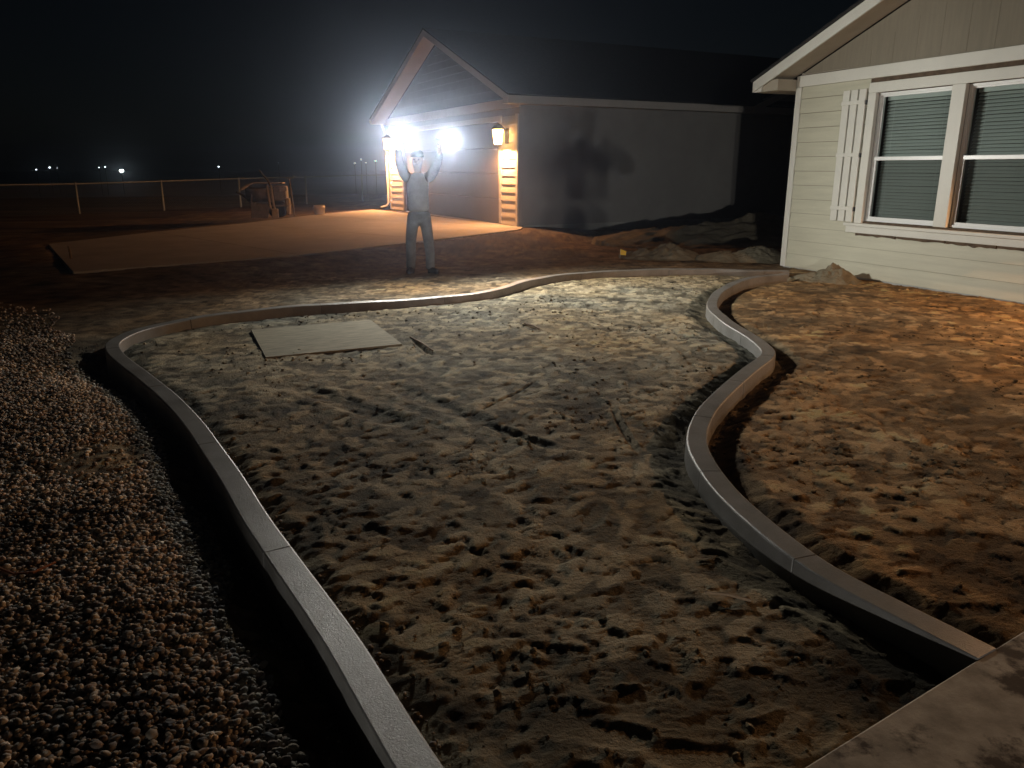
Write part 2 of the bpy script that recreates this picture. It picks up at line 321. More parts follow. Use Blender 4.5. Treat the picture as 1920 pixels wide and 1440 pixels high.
# ground colour: drier sand inside, redder earth in the bed and outside, darker spots and curb-side strips
col = np.ones(X.shape + (4,)); 
def setc(mask, c):
    for i in range(3): col[..., i] = np.where(mask, c[i], col[..., i])
setc(out, (0.85, 0.72, 0.64)); setc(rb, (1.02, 0.80, 0.60)); setc(gv, (0.85, 0.68, 0.53))
mottle = 1 + 0.55 * fbm(X, Y, 1.3, 4, 60, 0.6)
darkening = np.ones(X.shape)  # soft-edged darker spots multiplied into the soil colour
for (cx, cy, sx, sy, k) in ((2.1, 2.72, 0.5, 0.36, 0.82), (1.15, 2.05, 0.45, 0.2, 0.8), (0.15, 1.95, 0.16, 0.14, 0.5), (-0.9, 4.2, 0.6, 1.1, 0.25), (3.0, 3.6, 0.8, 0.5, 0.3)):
    d_ = np.exp(-(((X - cx) / sx) ** 2 + ((Y - cy) / sy) ** 2) ** 1.5 * (1 + 1.2 * fbm(X, Y, 3.0, 3, 80))); darkening *= 1 - k * np.clip(d_, 0, 1)
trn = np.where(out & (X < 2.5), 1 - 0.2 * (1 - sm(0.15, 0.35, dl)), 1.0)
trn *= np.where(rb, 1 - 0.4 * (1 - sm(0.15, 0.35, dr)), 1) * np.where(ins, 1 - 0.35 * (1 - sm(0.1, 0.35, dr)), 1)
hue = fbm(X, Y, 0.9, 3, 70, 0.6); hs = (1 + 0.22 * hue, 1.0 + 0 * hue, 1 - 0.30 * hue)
for i in range(3): col[..., i] = np.clip(col[..., i] * mottle * darkening * trn * tone * hs[i], 0.02, 1.9)
ny, nx = X.shape
me = bpy.data.meshes.new('ground'); me.vertices.add(nx * ny); co = np.stack([X, Y, H], -1).reshape(-1); me.vertices.foreach_set('co', co.astype(np.float32))
idx = np.arange(nx * ny).reshape(ny, nx); q = np.stack([idx[:-1, :-1], idx[:-1, 1:], idx[1:, 1:], idx[1:, :-1]], -1).reshape(-1, 4)
me.loops.add(q.size); me.loops.foreach_set('vertex_index', q.reshape(-1).astype(np.int32)); me.polygons.add(len(q))
me.polygons.foreach_set('loop_start', (np.arange(len(q)) * 4).astype(np.int32)); me.polygons.foreach_set('use_smooth', np.ones(len(q), bool)); me.update()
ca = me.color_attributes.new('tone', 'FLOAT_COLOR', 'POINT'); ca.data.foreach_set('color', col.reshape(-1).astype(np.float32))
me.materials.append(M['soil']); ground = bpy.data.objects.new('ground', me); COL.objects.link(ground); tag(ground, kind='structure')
def zg(x, y):
    i = min(max(np.searchsorted(xs, x), 1), nx - 1); j = min(max(np.searchsorted(ys, y), 1), ny - 1); return float(H[j, i])

# ------------------------------------------------------------------ driveway and sidewalk
def poly_panels(name, m, quads, z0, z1, gap=0.0):
    root = empty(name, (0, 0, 0)); tag(root, kind='structure')
    for qd in quads:
        c = np.mean(qd, 0); pts = [tuple(c + (np.array(p) - c) * (1 - gap)) for p in qd]
        a = sum(pts[i][0] * pts[(i + 1) % 4][1] - pts[(i + 1) % 4][0] * pts[i][1] for i in range(4)); pts = pts if a > 0 else pts[::-1]
        b = MB().prism(pts, z0, z1).build('concrete_panel', m, root)
        md = b.modifiers.new('bevel', 'BEVEL'); md.width = 0.008; md.segments = 1
    return root
nl = [np.array(p) for p in ((-6.15, 10.85), (-3.55, 13.05), (-1.55, 15.9), (0.16, 18.6), (0.30, 19.42))]
bl = [np.array(p) for p in ((-8.90, 15.0), (-8.15, 17.9), (-7.1, 20.6), (-6.2, 24.4), (-4.9, 27.9))]
poly_panels('driveway', 'drive', [(nl[i], nl[i + 1], bl[i + 1], bl[i]) for i in range(4)], -0.3, 0.20, 0.0022)
sd = np.array((0.967, 0.618)) / np.hypot(0.967, 0.618); sp = np.array((sd[1], -sd[0])); s0 = np.array((1.705, 2.261))
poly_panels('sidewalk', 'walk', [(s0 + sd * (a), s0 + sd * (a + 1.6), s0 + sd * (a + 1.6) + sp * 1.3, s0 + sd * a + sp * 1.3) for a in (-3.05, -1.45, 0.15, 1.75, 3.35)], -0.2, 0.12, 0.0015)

# ------------------------------------------------------------------ poured curbs, one mesh for each cast length between control joints
def curb(line, label, joint, start=0.0):
    root = empty('landscape_curb', (*line[0], 0), 0, label, 'curb', 'poured concrete curbs round the yard')
    d = np.r_[0, np.cumsum(np.linalg.norm(np.diff(line, axis=0), axis=1))]; L = d[-1]
    cuts = [0] + list(np.arange(start if start else joint, L - 0.3, joint)) + [L]
    wd, top, r = 0.058, 0.122, 0.009
    prof = [(-wd - 0.008, -0.24), (-wd, top - r), (-wd + r * 0.3, top - r * 0.3), (-wd + r, top), (wd - r, top), (wd - r * 0.3, top - r * 0.3), (wd, top - r), (wd + 0.008, -0.24)]
    for a, b in zip(cuts[:-1], cuts[1:]):
        k = max(3, int((b - a) / 0.035)); ss = np.r_[a + 0.0012, a + 0.004, np.linspace(a + 0.03, b - 0.03, k), b - 0.004, b - 0.0012]
        px = np.interp(ss, d, line[:, 0]); py = np.interp(ss, d, line[:, 1])
        tx = np.interp(ss + 0.03, d, line[:, 0]) - np.interp(ss - 0.03, d, line[:, 0]); ty = np.interp(ss + 0.03, d, line[:, 1]) - np.interp(ss - 0.03, d, line[:, 1]); tl = np.hypot(tx, ty); tx /= tl; ty /= tl
        mb = MB(); vs = []; m_ = len(prof)
        for i, s_ in enumerate(ss):
            sh = 0.003 if i in (0, len(ss) - 1) else 0.0
            wob = 0.004 * sin(s_ * 2.1) + 0.002 * sin(s_ * 7.3 + 1)
            for u, z in prof:
                uu = u * (1 - sh / wd) + 0.003 * sin(s_ * 5.1 + z * 20); zz = z - sh + wob if z > 0 else z
                vs.append((px[i] + ty[i] * uu - line[0][0], py[i] - tx[i] * uu - line[0][1], zz))
        fs = []
        for i in range(len(ss) - 1):
            for j in range(m_): fs.append((i * m_ + j, i * m_ + (j + 1) % m_, (i + 1) * m_ + (j + 1) % m_, (i + 1) * m_ + j))
        fs += [tuple(range(m_)), tuple(range((len(ss) - 1) * m_, len(ss) * m_))[::-1]]
        mb.add(vs, fs); o = mb.build('curb_segment', 'curb', root, True)
        o.data.set_sharp_from_angle(angle=rad(14))
    return root
curb(LC, 'long grey concrete curb sweeping round the left and far side of the yard', 1.45, 1.2)
curb(RC, 'S-shaped grey concrete curb between trampled yard and bed along the house', 0.92, 0.72)

# ------------------------------------------------------------------ pebbles of the gravel strip (nobody could count them)
def icos(sub):
    bm = bmesh.new(); bmesh.ops.create_icosphere(bm, subdivisions=sub, radius=1.0); bm.verts.index_update()
    v = np.array([q.co[:] for q in bm.verts]); f = np.array([[q.index for q in p.verts] for p in bm.faces]); bm.free(); return v, f
def pebbles(P, r, sub):
    v, f = icos(sub); n_ = len(P); nv = len(v)
    sc = np.stack([r * rng.uniform(0.8, 1.35, n_), r * rng.uniform(0.7, 1.0, n_), r * rng.uniform(0.45, 0.8, n_)], -1)
    jit = 1 + rng.uniform(-0.16, 0.16, (n_, nv, 1)); p = v[None] * jit * sc[:, None]
    az = rng.uniform(0, 2 * pi, n_); tl = rng.normal(0, 0.35, n_)
    y = p[..., 1] * np.cos(tl)[:, None] - p[..., 2] * np.sin(tl)[:, None]; z = p[..., 1] * np.sin(tl)[:, None] + p[..., 2] * np.cos(tl)[:, None]
    x = p[..., 0] * np.cos(az)[:, None] - y * np.sin(az)[:, None]; y2 = p[..., 0] * np.sin(az)[:, None] + y * np.cos(az)[:, None]
    q = np.stack([x, y2, z], -1) + P[:, None]
    return q.reshape(-1, 3), (f[None] + (np.arange(n_) * nv)[:, None, None]).reshape(-1, 3), nv
def scatter(n_, x0, x1, y0, y1, keep):
    px = rng.uniform(x0, x1, n_); py = rng.uniform(y0, y1, n_); ok = keep(px, py); return px[ok], py[ok]
def in_view(px, py): return np.abs(px) < 0.70 * py * 1.04 + 0.35
def gkeep(px, py):
    edge = in_poly(px + 0.22 * vnoise(px, py, 2.5, 5), py + 0.22 * vnoise(px, py, 2.5, 6), GRAVEL)
    sand = np.exp(-(((px + 2.22) / 0.28) ** 2 + ((py - 3.95) / 0.40) ** 2)) + 0.6 * np.exp(-(((px + 3.3) / 0.5) ** 2 + ((py - 6.2) / 0.4) ** 2))
    return edge & in_view(px, py) & (rng.random(len(px)) > np.clip(sand * 1.3, 0, 0.97)) & (rng.random(len(px)) < 0.12 + 0.88 * sm(8.8, 5.4, py + 2.0 * vnoise(px, py, 0.8, 9)))
vv, ff, tt = [], [], []; off = 0
pal = np.array([(0.31, 0.26, 0.20), (0.25, 0.23, 0.20), (0.34, 0.28, 0.21), (0.19, 0.185, 0.18), (0.29, 0.23, 0.19), (0.40, 0.36, 0.30), (0.26, 0.20, 0.16), (0.20, 0.185, 0.17)])
for (n_, x0, x1, y0, y1, r0, r1, sub) in ((13000, -2.2, -0.2, 1.25, 2.4, 0.005, 0.016, 2), (26000, -3.2, -0.6, 2.4, 3.6, 0.0055, 0.017, 1), (37000, -4.6, -1.2, 3.6, 5.6, 0.007, 0.018, 1), (30000, -7.5, -2.2, 5.6, 9.3, 0.009, 0.020, 1)):
    px, py = scatter(n_, x0, x1, y0, y1, gkeep); r = r0 + (r1 - r0) * rng.random(len(px)) ** 1.6
    xi = np.clip(np.searchsorted(xs, px), 1, nx - 1); yi = np.clip(np.searchsorted(ys, py), 1, ny - 1)
    pz = H[yi, xi] + r * 0.35 + rng.uniform(0, 0.018, len(px)) * (rng.random(len(px)) < 0.55)
    v_, f_, nv = pebbles(np.stack([px, py, pz], -1), r, sub); c_ = pal[rng.integers(0, len(pal), len(px))] * rng.uniform(0.95, 2.0, (len(px), 1)) * (1 + 0.9 * fbm(px, py, 1.1, 3, 150))[:, None]
    vv.append(v_); ff.append(f_ + off); off += len(v_); tt.append(np.repeat(np.c_[c_, np.ones(len(c_))], nv, 0))
# a sprinkle of the same stones in the trench and along the inside of the curb
for (n_, x0, x1, y0, y1) in ((9000, -3.9, 0.2, 1.4, 7.0), (900, -0.6, 0.35, 1.35, 2.9)):
    px, py = scatter(n_, x0, x1, y0, y1, in_view); D = dist_to(px, py, LC); ok = (D > 0.09) & (D < np.where(in_poly(px, py, INSIDE), 0.13, 0.50)); px, py = px[ok], py[ok]; r = rng.uniform(0.003, 0.010, len(px))
    xi = np.clip(np.searchsorted(xs, px), 1, nx - 1); yi = np.clip(np.searchsorted(ys, py), 1, ny - 1)
    v_, f_, nv = pebbles(np.stack([px, py, H[yi, xi] + r * 0.3], -1), r, 1); c_ = pal[rng.integers(0, len(pal), len(px))] * rng.uniform(0.5, 1.2, (len(px), 1))
    vv.append(v_); ff.append(f_ + off); off += len(v_); tt.append(np.repeat(np.c_[c_, np.ones(len(c_))], nv, 0))
vv = np.concatenate(vv); ff = np.concatenate(ff); tt = np.concatenate(tt)
me = bpy.data.meshes.new('gravel'); me.vertices.add(len(vv)); me.vertices.foreach_set('co', vv.reshape(-1).astype(np.float32))
me.loops.add(ff.size); me.loops.foreach_set('vertex_index', ff.reshape(-1).astype(np.int32)); me.polygons.add(len(ff)); me.polygons.foreach_set('loop_start', (np.arange(len(ff)) * 3).astype(np.int32))
me.polygons.foreach_set('use_smooth', np.ones(len(ff), bool)); me.update()
ca = me.color_attributes.new('tone', 'FLOAT_COLOR', 'POINT'); ca.data.foreach_set('color', tt.reshape(-1).astype(np.float32)); me.materials.append(M['pebble'])
gr = bpy.data.objects.new('gravel', me); COL.objects.link(gr); tag(gr, 'brown and grey river pebbles spread over the strip left of the curb', 'gravel', kind='stuff')

# small loose clods kicked up over the trodden soil
px, py = scatter(26000, -3.6, 6.2, 1.4, 11.8, in_view); ok = (in_poly(px, py, INSIDE) | in_poly(px, py, RBED)) & (dist_to(px, py, LC) > 0.09) & (dist_to(px, py, RC) > 0.09)
ok &= rng.random(len(px)) < np.clip(0.25 + 1.6 * fbm(px, py, 1.1, 3, 140), 0.04, 1); px, py = px[ok], py[ok]; r = 0.003 + 0.016 * rng.random(len(px)) ** 4
xi = np.clip(np.searchsorted(xs, px), 1, nx - 1); yi = np.clip(np.searchsorted(ys, py), 1, ny - 1)
cv, cf, nv = pebbles(np.stack([px, py, H[yi, xi] + r * 0.25], -1), r, 1); ct = np.repeat(np.c_[col[yi, xi, :3] * rng.uniform(0.6, 1.3, (len(px), 1)), np.ones(len(px))], nv, 0)
me = bpy.data.meshes.new('soil_clods'); me.from_pydata(cv.tolist(), [], cf.tolist()); ca = me.color_attributes.new('tone', 'FLOAT_COLOR', 'POINT'); ca.data.foreach_set('color', ct.reshape(-1).astype(np.float32)); me.materials.append(M['clod'])
cl_ = bpy.data.objects.new('soil_clods', me); COL.objects.link(cl_); tag(cl_, 'small loose clods of soil scattered over the trodden ground', 'soil clods', kind='stuff')

# ------------------------------------------------------------------ dirt mounds
def mound(cx, cy, rx, ry, h, rz, label, seed, peaks=((0, 0, 1.0),)):
    n_ = 90; g = np.linspace(-1.25, 1.25, n_); A, B = np.meshgrid(g, g); Z = np.zeros(A.shape)
    for (pa, pb, ph) in peaks: Z = np.maximum(Z, ph * np.clip(1 - np.hypot(A - pa, B - pb), -0.3, 1) ** 1 )
    Z = h * (Z + 0.22 * fbm(A, B, 1.6, 2, seed) * np.clip(Z + 0.3, 0, 1) + 0.22 * fbm(A, B, 5, 4, seed + 5, 0.62) * np.clip(Z + 0.25, 0, 1)) 
    Z = np.where(np.hypot(A, B) > 1.12, -0.1, Z - 0.03)
    vs = np.stack([A * rx, B * ry, Z], -1).reshape(-1, 3); ix = np.arange(n_ * n_).reshape(n_, n_)
    fs = np.stack([ix[:-1, :-1], ix[:-1, 1:], ix[1:, 1:], ix[1:, :-1]], -1).reshape(-1, 4)
    o = MB().add(vs, [tuple(f) for f in fs]).build('dirt_mound', 'mound', None, True); o.location = (cx, cy, zg(cx, cy)); o.rotation_euler = (0, 0, rz)
    return tag(o, label, 'dirt mound', 'heaps of dug soil')
mound(2.72, 14.1, 0.72, 0.6, 0.36, 0.1, 'pale pointed dirt mound behind the far curb, beside the small yellow flag', 101, ((0.15, 0, 1.0), (-0.5, 0.1, 0.55)))
mound(4.05, 13.75, 0.75, 0.55, 0.32, -0.2, 'dirt mound heaped against the left corner of the beige house', 111, ((0.35, 0, 1.0), (-0.35, 0, 0.7)))
mound(4.62, 11.15, 0.42, 0.5, 0.26, 0.5, 'small brown dirt mound at the house wall where the S-shaped curb ends', 121, ((0, 0, 1.0), (-0.4, 0.3, 0.5)))
mound(4.4, 17.0, 2.4, 1.3, 0.62, 0.12, 'long dark dirt berm in front of the garage side wall', 131, ((0.4, 0, 1.0), (-0.1, 0, 0.8), (-0.55, 0, 0.5)))

# ------------------------------------------------------------------ beige house on the right
def lantern(parent_name, loc, rz, label, energy, color=(1.0, 0.47, 0.17), cat='wall lamp', group=None, s=1.0):
    """wall lantern, local -y points away from the wall"""
    t = empty(parent_name, loc, rz, label, cat, group)
    MB().box(-0.05 * s, 0.05 * s, -0.02, 0, -0.10 * s, 0.10 * s, 0.004).build('back_plate', 'black', t)
    MB().tube([(0, -0.02, 0.06 * s), (0, -0.09 * s, 0.10 * s), (0, -0.14 * s, 0.15 * s)], 0.009).build('arm', 'black', t)
    MB().lathe([(0.10 * s, 0.085 * s), (0.095 * s, 0.10 * s), (0.05 * s, 0.14 * s), (0.015 * s, 0.16 * s)], 12, (0, -0.14 * s, 0)).build('cap', 'black', t)
    MB().lathe([(0.03 * s, -0.14 * s), (0.055 * s, -0.125 * s), (0.055 * s, -0.115 * s)], 12, (0, -0.14 * s, 0)).build('base_ring', 'black', t)
    gl_ = MB().lathe([(0.052 * s, -0.11 * s), (0.075 * s, 0.08 * s)], 12, (0, -0.14 * s, 0)).build('lamp_glass', 'warm_glass', t, True)
    for k in range(4):
        a = k * pi / 2 + pi / 4
        MB().tube([(0.062 * s * cos(a), -0.14 * s + 0.062 * s * sin(a), -0.115 * s), (0.084 * s * cos(a), -0.14 * s + 0.084 * s * sin(a), 0.085 * s)], 0.005, 5).build('frame_bar', 'black', t)
    bl_ = light('bulb_light', 'SPOT', (0, -0.14 * s, -0.155 * s), energy, color, t, 0.035, cone=174, blend=0.25); bl_.rotation_euler = (rad(-6), 0, 0)
    return t

RZ_H = math.atan2(HD[1], HD[0])
house = empty('house', (HO[0], HO[1], 0), RZ_H, 'beige lap-sided house with white shutters and a gable at the right edge', 'house')
def hp(u, out_, z):                                                         # house-local point to world; out_ = metres in front of the wall
    n_ = np.array([HD[1], -HD[0]]); p = HO + HD * u + n_ * out_; return (float(p[0]), float(p[1]), z)
HL = 9.5; WT = 0.16
W0, W1, WZ0, WZ1 = 1.50, 4.02, 0.86, 2.60                                   # rough opening of the twin window
wall = MB(); wall.box(0.01, W0, 0.0, WT, 0.1, 2.97); wall.box(W1, HL, 0.0, WT, 0.1, 2.97); wall.box(W0, W1, 0.0, WT, 0.1, WZ0); wall.box(W0, W1, 0.0, WT, WZ1, 2.97)
wall.box(0.01, WT, WT, 8.0, 0.1, 2.97); wall.box(HL - WT, HL, WT, 8.0, 0.1, 2.97); wall.box(WT, HL - WT, 7.84, 8.0, 0.1, 2.97)
wall.build('wall', 'brown', house)  # dark backing colour, so gaps between boards read as lap shadow lines
MB().box(0.02, HL, 0.012, 8.0, 2.97, 3.0).build('ceiling', 'soffit', house)
MB().box(0.02, HL - 0.02, -0.012, 0.14, -0.4, 0.075).build('foundation', 'foundation', house)
pitch_h = 0.40
RX = 4.75
gb = MB().slab([(0.05, 2.98), (HL - 0.05, 2.98), (RX, 2.98 + (RX - 0.05) * pitch_h)], -0.004, 0.10).build('gable_wall', 'gable', house)
for k in range(0, 24):                                                     # vertical battens grooves of the gable panelling
    u0 = 0.6 + k * 0.36
    zt = 2.98 + (RX - abs(u0 - RX)) * pitch_h - 0.16
    if zt > 3.10: MB().box(u0, u0 + 0.357, -0.012, -0.005, 2.96, zt).build('gable_panel', 'gable', house)
row, lap = 0.213, 0
ZR = [0.065 + i * row for i in range(13)]
for z0 in ZR:                                                                # lap siding: every course a board of its own, thicker at its lower edge
    z1 = min(z0 + row - 0.0055, 2.792)
    spans = [(0.085, 6.1), (6.1, HL)]
    if z1 > 0.70 and z0 < 2.74: spans = [(0.085, 1.37), (4.15, 6.6), (6.6, HL)]
    for a, b_ in spans:
        a += 0.0015; b_ -= 0.0015
        MB().add([(a, -0.025, z0), (b_, -0.025, z0), (b_, -0.004, z1), (a, -0.004, z1), (a, 0.001, z0), (b_, 0.001, z0), (b_, 0.001, z1), (a, 0.001, z1)],
                 [(0, 1, 2, 3), (4, 7, 6, 5), (0, 4, 5, 1), (3, 2, 6, 7), (0, 3, 7, 4), (1, 5, 6, 2)]).build('siding_board', 'siding', house)
MB().box(-0.03, 0.083, -0.030, 0.0, 0.06, 2.79, 0.003).build('corner_board', 'trim', house)
MB().box(-0.03, 0.0, 0.0, 0.09, 0.06, 2.79, 0.003).build('corner_board', 'trim', house)
MB().box(-0.02, HL, -0.036, -0.002, 2.795, 2.955, 0.003).build('frieze_board', 'trim', house)
# roof, rake boards and soffits; the front overhangs the wall
OV, RO = 0.46, 0.52
def rake(name, m, dz0, dz1, y0, y1, side, x0=None):
    xe = -RO if x0 is None else x0
    pts = [(xe, 2.955 + xe * pitch_h + dz0), (RX, 2.955 + RX * pitch_h + dz0), (RX, 2.955 + RX * pitch_h + dz1), (xe, 2.955 + xe * pitch_h + dz1)]
    if side < 0: pts = [(2 * RX - x, z) for x, z in pts][::-1]
    return MB().slab(pts, y0, y1).build(name, m, house)
for sd_ in (1, -1):
    rake('rake_board', 'trim', 0.0, 0.155, -OV, -OV + 0.03, sd_)
    rake('rake_soffit', 'soffit', 0.03, 0.045, -OV + 0.031, -0.002, sd_, -RO + 0.16)
    rake('roof_deck', 'shingle', 0.157, 0.185, -OV - 0.02, 8.3, sd_, -RO - 0.03)
    for k in range(26):                                                     # shingle courses along the rake edge
        xa = -RO - 0.03 + k * 0.205
        if xa < RX - 0.21:
            za = 2.955 + xa * pitch_h + 0.186; pts = [(xa, za), (xa + 0.21, za + 0.21 * pitch_h), (xa + 0.21, za + 0.21 * pitch_h + 0.004), (xa, za + 0.014)]
            if sd_ < 0: pts = [(2 * RX - x, z) for x, z in pts][::-1]
            MB().slab(pts, -OV - 0.03, 8.31).build('shingle_course', 'shingle', house)
ze = 2.955 - RO * pitch_h
MB().slab([(-RO, ze), (-RO + 0.17, ze), (-RO + 0.17, ze + 0.13), (-RO, ze + 0.003)], -OV + 0.032, -OV + 0.06).build('eave_return', 'trim', house)
MB().box(-RO, -0.031, -OV + 0.061, 8.2, ze + 0.0, ze + 0.012).build('eave_soffit', 'soffit', house)
MB().box(-RO - 0.012, -RO - 0.002, -OV + 0.03, 8.2, ze, ze + 0.16).build('eave_fascia', 'trim', house)
MB().box(-RO + 0.0, -0.03, -OV + 0.062, -0.02, ze + 0.013, ze + 0.16).build('eave_block', 'soffit', house)
# twin window
def make_window(u0, u1, z0, z1):
    fr_ = MB(); t_ = 0.030; RC_ = 0.045
    fr_.box(u0, u0 + t_, RC_ - 0.012, 0.13, z0, z1); fr_.box(u1 - t_, u1, RC_ - 0.012, 0.13, z0, z1); fr_.box(u0 + t_, u1 - t_, RC_ - 0.012, 0.13, z1 - t_, z1); fr_.box(u0 + t_, u1 - t_, RC_ - 0.012, 0.13, z0, z0 + t_)
    wdw = fr_.build('window', 'vinyl', house); zm = (z0 + z1) / 2
    MB().box(u0 + t_, u1 - t_, RC_ - 0.004, RC_ + 0.05, zm - 0.028, zm + 0.022, 0.003).build('meeting_rail', 'vinyl', wdw)
    ls = MB(); a, b_, c, d = u0 + t_, u1 - t_, z0 + t_, zm - 0.029                # lower sash
    ls.box(a, a + 0.03, RC_ + 0.004, RC_ + 0.045, c, d); ls.box(b_ - 0.03, b_, RC_ + 0.004, RC_ + 0.045, c, d); ls.box(a + 0.03, b_ - 0.03, RC_ + 0.004, RC_ + 0.045, c, c + 0.035); ls.build('lower_sash', 'vinyl', wdw)
    us = MB(); c2, d2 = zm + 0.023, z1 - t_
    us.box(a, a + 0.022, RC_ + 0.02, RC_ + 0.05, c2, d2); us.box(b_ - 0.022, b_, RC_ + 0.02, RC_ + 0.05, c2, d2); us.box(a + 0.022, b_ - 0.022, RC_ + 0.02, RC_ + 0.05, d2 - 0.022, d2); us.build('upper_sash', 'vinyl', wdw)
    MB().box(a + 0.03, b_ - 0.03, RC_ + 0.022, RC_ + 0.026, c + 0.035, d).build('pane', 'glass_screen', wdw)
    MB().box(a + 0.022, b_ - 0.022, RC_ + 0.034, RC_ + 0.038, c2, d2 - 0.022).build('pane', 'glass', wdw)
    MB().box(a + 0.02, b_ - 0.02, 0.14, 0.185, z1 - 0.10, z1 - 0.045, 0.003).build('blind_head_rail', 'blind', wdw)
    sl = None; k = 0; z = z1 - 0.125
    while z > z0 + 0.05:
        if sl is None:
            th = rad(52); hw = 0.024
            sl = MB(); pr_ = []
            for j in range(5):
                s_ = -1 + j * 0.5; pr_.append((s_ * hw * cos(th) , s_ * hw * sin(th) + 0.003 * (1 - s_ * s_)))
            L_ = b_ - a - 0.05; vs = [(0, y, zz) for y, zz in pr_] + [(L_, y, zz) for y, zz in pr_] + [(0, y, zz - 0.0015) for y, zz in pr_] + [(L_, y, zz - 0.0015) for y, zz in pr_]
            fs = [(j, j + 1, 5 + j + 1, 5 + j) for j in range(4)] + [(10 + j, 15 + j, 15 + j + 1, 10 + j + 1) for j in range(4)]
            sl = sl.add(vs, fs).build('slat', 'blind', wdw); o = sl
        else:
            o = sl.copy(); COL.objects.link(o)
        o.location = (a + 0.025, 0.162, z); o.rotation_euler = (0.0, rad(random.uniform(-0.15, 0.15)), 0); z -= 0.0435; k += 1
    for uu in (a + 0.16, b_ - 0.16): MB().tube([(uu, 0.136, z1 - 0.1), (uu, 0.136, z0 + 0.05)], 0.0012, 4).build('blind_cord', 'vinyl', wdw)
    return wdw
make_window(1.505, 2.655, 0.865, 2.595); make_window(2.845, 4.015, 0.865, 2.595)
for (a, b_, z0, z1) in ((1.372, 1.503, 0.835, 2.60), (2.657, 2.843, 0.862, 2.60), (4.017, 4.148, 0.835, 2.60), (1.372, 4.148, 2.602, 2.735)):
    MB().box(a, b_, -0.034, 0.03, z0, z1, 0.003).build('window_trim', 'trim', house)
MB().box(1.22, 4.30, -0.075, 0.0, 0.790, 0.833, 0.004).build('window_sill', 'trim', house)
MB().box(1.24, 4.28, -0.040, -0.003, 0.695, 0.788, 0.003).build('sill_apron', 'trim', house)
for (a, b_) in ((1.42, 2.10), (2.125, 2.86), (2.88, 3.55), (3.57, 4.2)):     # ragged unpainted gap under the apron
    pts = [(a, 0.694)]; k = 9
    for j in range(k + 1): pts.append((a + (b_ - a) * j / k, 0.652 + 0.016 * random.random() - 0.012 * (j == 5)))
    pts.append((b_, 0.694)); MB().slab(pts, -0.0265, -0.002).build('bare_strip', 'brown', house)
def shutter(u0, u1, z0, z1):
    wd = (u1 - u0 - 0.05) / 3
    root = MB().box(u0 + 0.01, u1 - 0.01, -0.030, -0.004, z0 + 0.02, z1 - 0.02)
    root = None
    t = bpy.data.objects.new('shutter', None); COL.objects.link(t); t.parent = house
    for k in range(3): MB().box(u0 + k * (wd + 0.025), u0 + k * (wd + 0.025) + wd, -0.050, -0.0255, z0, z1, 0.003).build('board', 'trim', t)
    for zz in (z0 + 0.16, (z0 + z1) / 2, z1 - 0.2): MB().box(u0 - 0.002, u1 + 0.002, -0.068, -0.0505, zz, zz + 0.055, 0.003).build('batten', 'trim', t)
    for zz in (z0 + 0.18, (z0 + z1) / 2 + 0.02, z1 - 0.18): MB().box(u1 + 0.003, u1 + 0.022, -0.05, -0.02, zz - 0.03, zz + 0.03).build('hinge', 'black', t)
shutter(0.935, 1.345, 0.845, 2.665); shutter(4.18, 4.59, 0.845, 2.665)
lantern('porch_lamp', hp(6.75, 0.02, 2.05), RZ_H, 'black wall lantern with warm bulb on the beige house beyond the windows', 860, (1.0, 0.52, 0.24))

# ------------------------------------------------------------------ garage
RZ_G = math.atan2(GD[1], GD[0]); GW, GDp, GE, G0 = 9.6, 14.0, 3.2, 0.20
gar = empty('garage', (GO[0], GO[1], 0), RZ_G, 'grey garage with a front gable and wide door at the end of the driveway', 'garage')
def gp(u, out_, z):
    n_ = np.array([GD[1], -GD[0]]); p = GO + GD * u + n_ * out_; return (float(p[0]), float(p[1]), z)
D0, D1, DZ = 1.40, 8.60, 2.72
wl = MB(); wl.box(0, D0, 0, 0.15, G0, GE); wl.box(D1, GW, 0, 0.15, G0, GE); wl.box(D0, D1, 0, 0.15, DZ, GE); wl.box(0, 0.15, 0.15, GDp, 0.0, GE); wl.box(GW - 0.15, GW, 0.15, GDp, 0.0, GE); wl.box(0.15, GW - 0.15, GDp - 0.15, GDp, 0, GE)
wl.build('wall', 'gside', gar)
MB().box(-0.02, GW + 0.02, -0.012, 0.16, -0.3, 0.195).build('foundation', 'foundation', gar)
MB().box(GW - 0.16, GW + 0.021, 0.161, GDp, -0.3, 0.22).build('foundation', 'foundation', gar)
gm, gpt = GW / 2, 0.405
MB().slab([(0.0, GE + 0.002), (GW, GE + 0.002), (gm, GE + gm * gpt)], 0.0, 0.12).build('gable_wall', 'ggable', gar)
for k in range(9):                                                          # gable courses
    za = GE + 0.06 + k * 0.21; xa = (za + 0.2 - GE) / gpt + 0.05
    if xa < gm - 0.1: MB().box(xa, GW - xa, -0.014, -0.001, za, za + 0.205).build('gable_board', 'ggable', gar)
for (a, b_) in ((0.10, D0 - 0.13), (D1 + 0.13, GW - 0.10)):                  # lap boards of the two piers beside the door
    for i in range(13):
        z0 = G0 + 0.01 + i * 0.2; z1 = z0 + 0.212
        if z0 < DZ + 0.1:
            MB().add([(a, -0.038, z0), (b_, -0.038, z0), (b_, -0.006, z1), (a, -0.006, z1), (a, -0.001, z0), (b_, -0.001, z0), (b_, -0.001, z1), (a, -0.001, z1)],
                     [(0, 1, 2, 3), (4, 7, 6, 5), (0, 4, 5, 1), (3, 2, 6, 7), (0, 3, 7, 4), (1, 5, 6, 2)]).build('siding_board', 'gsiding', gar)
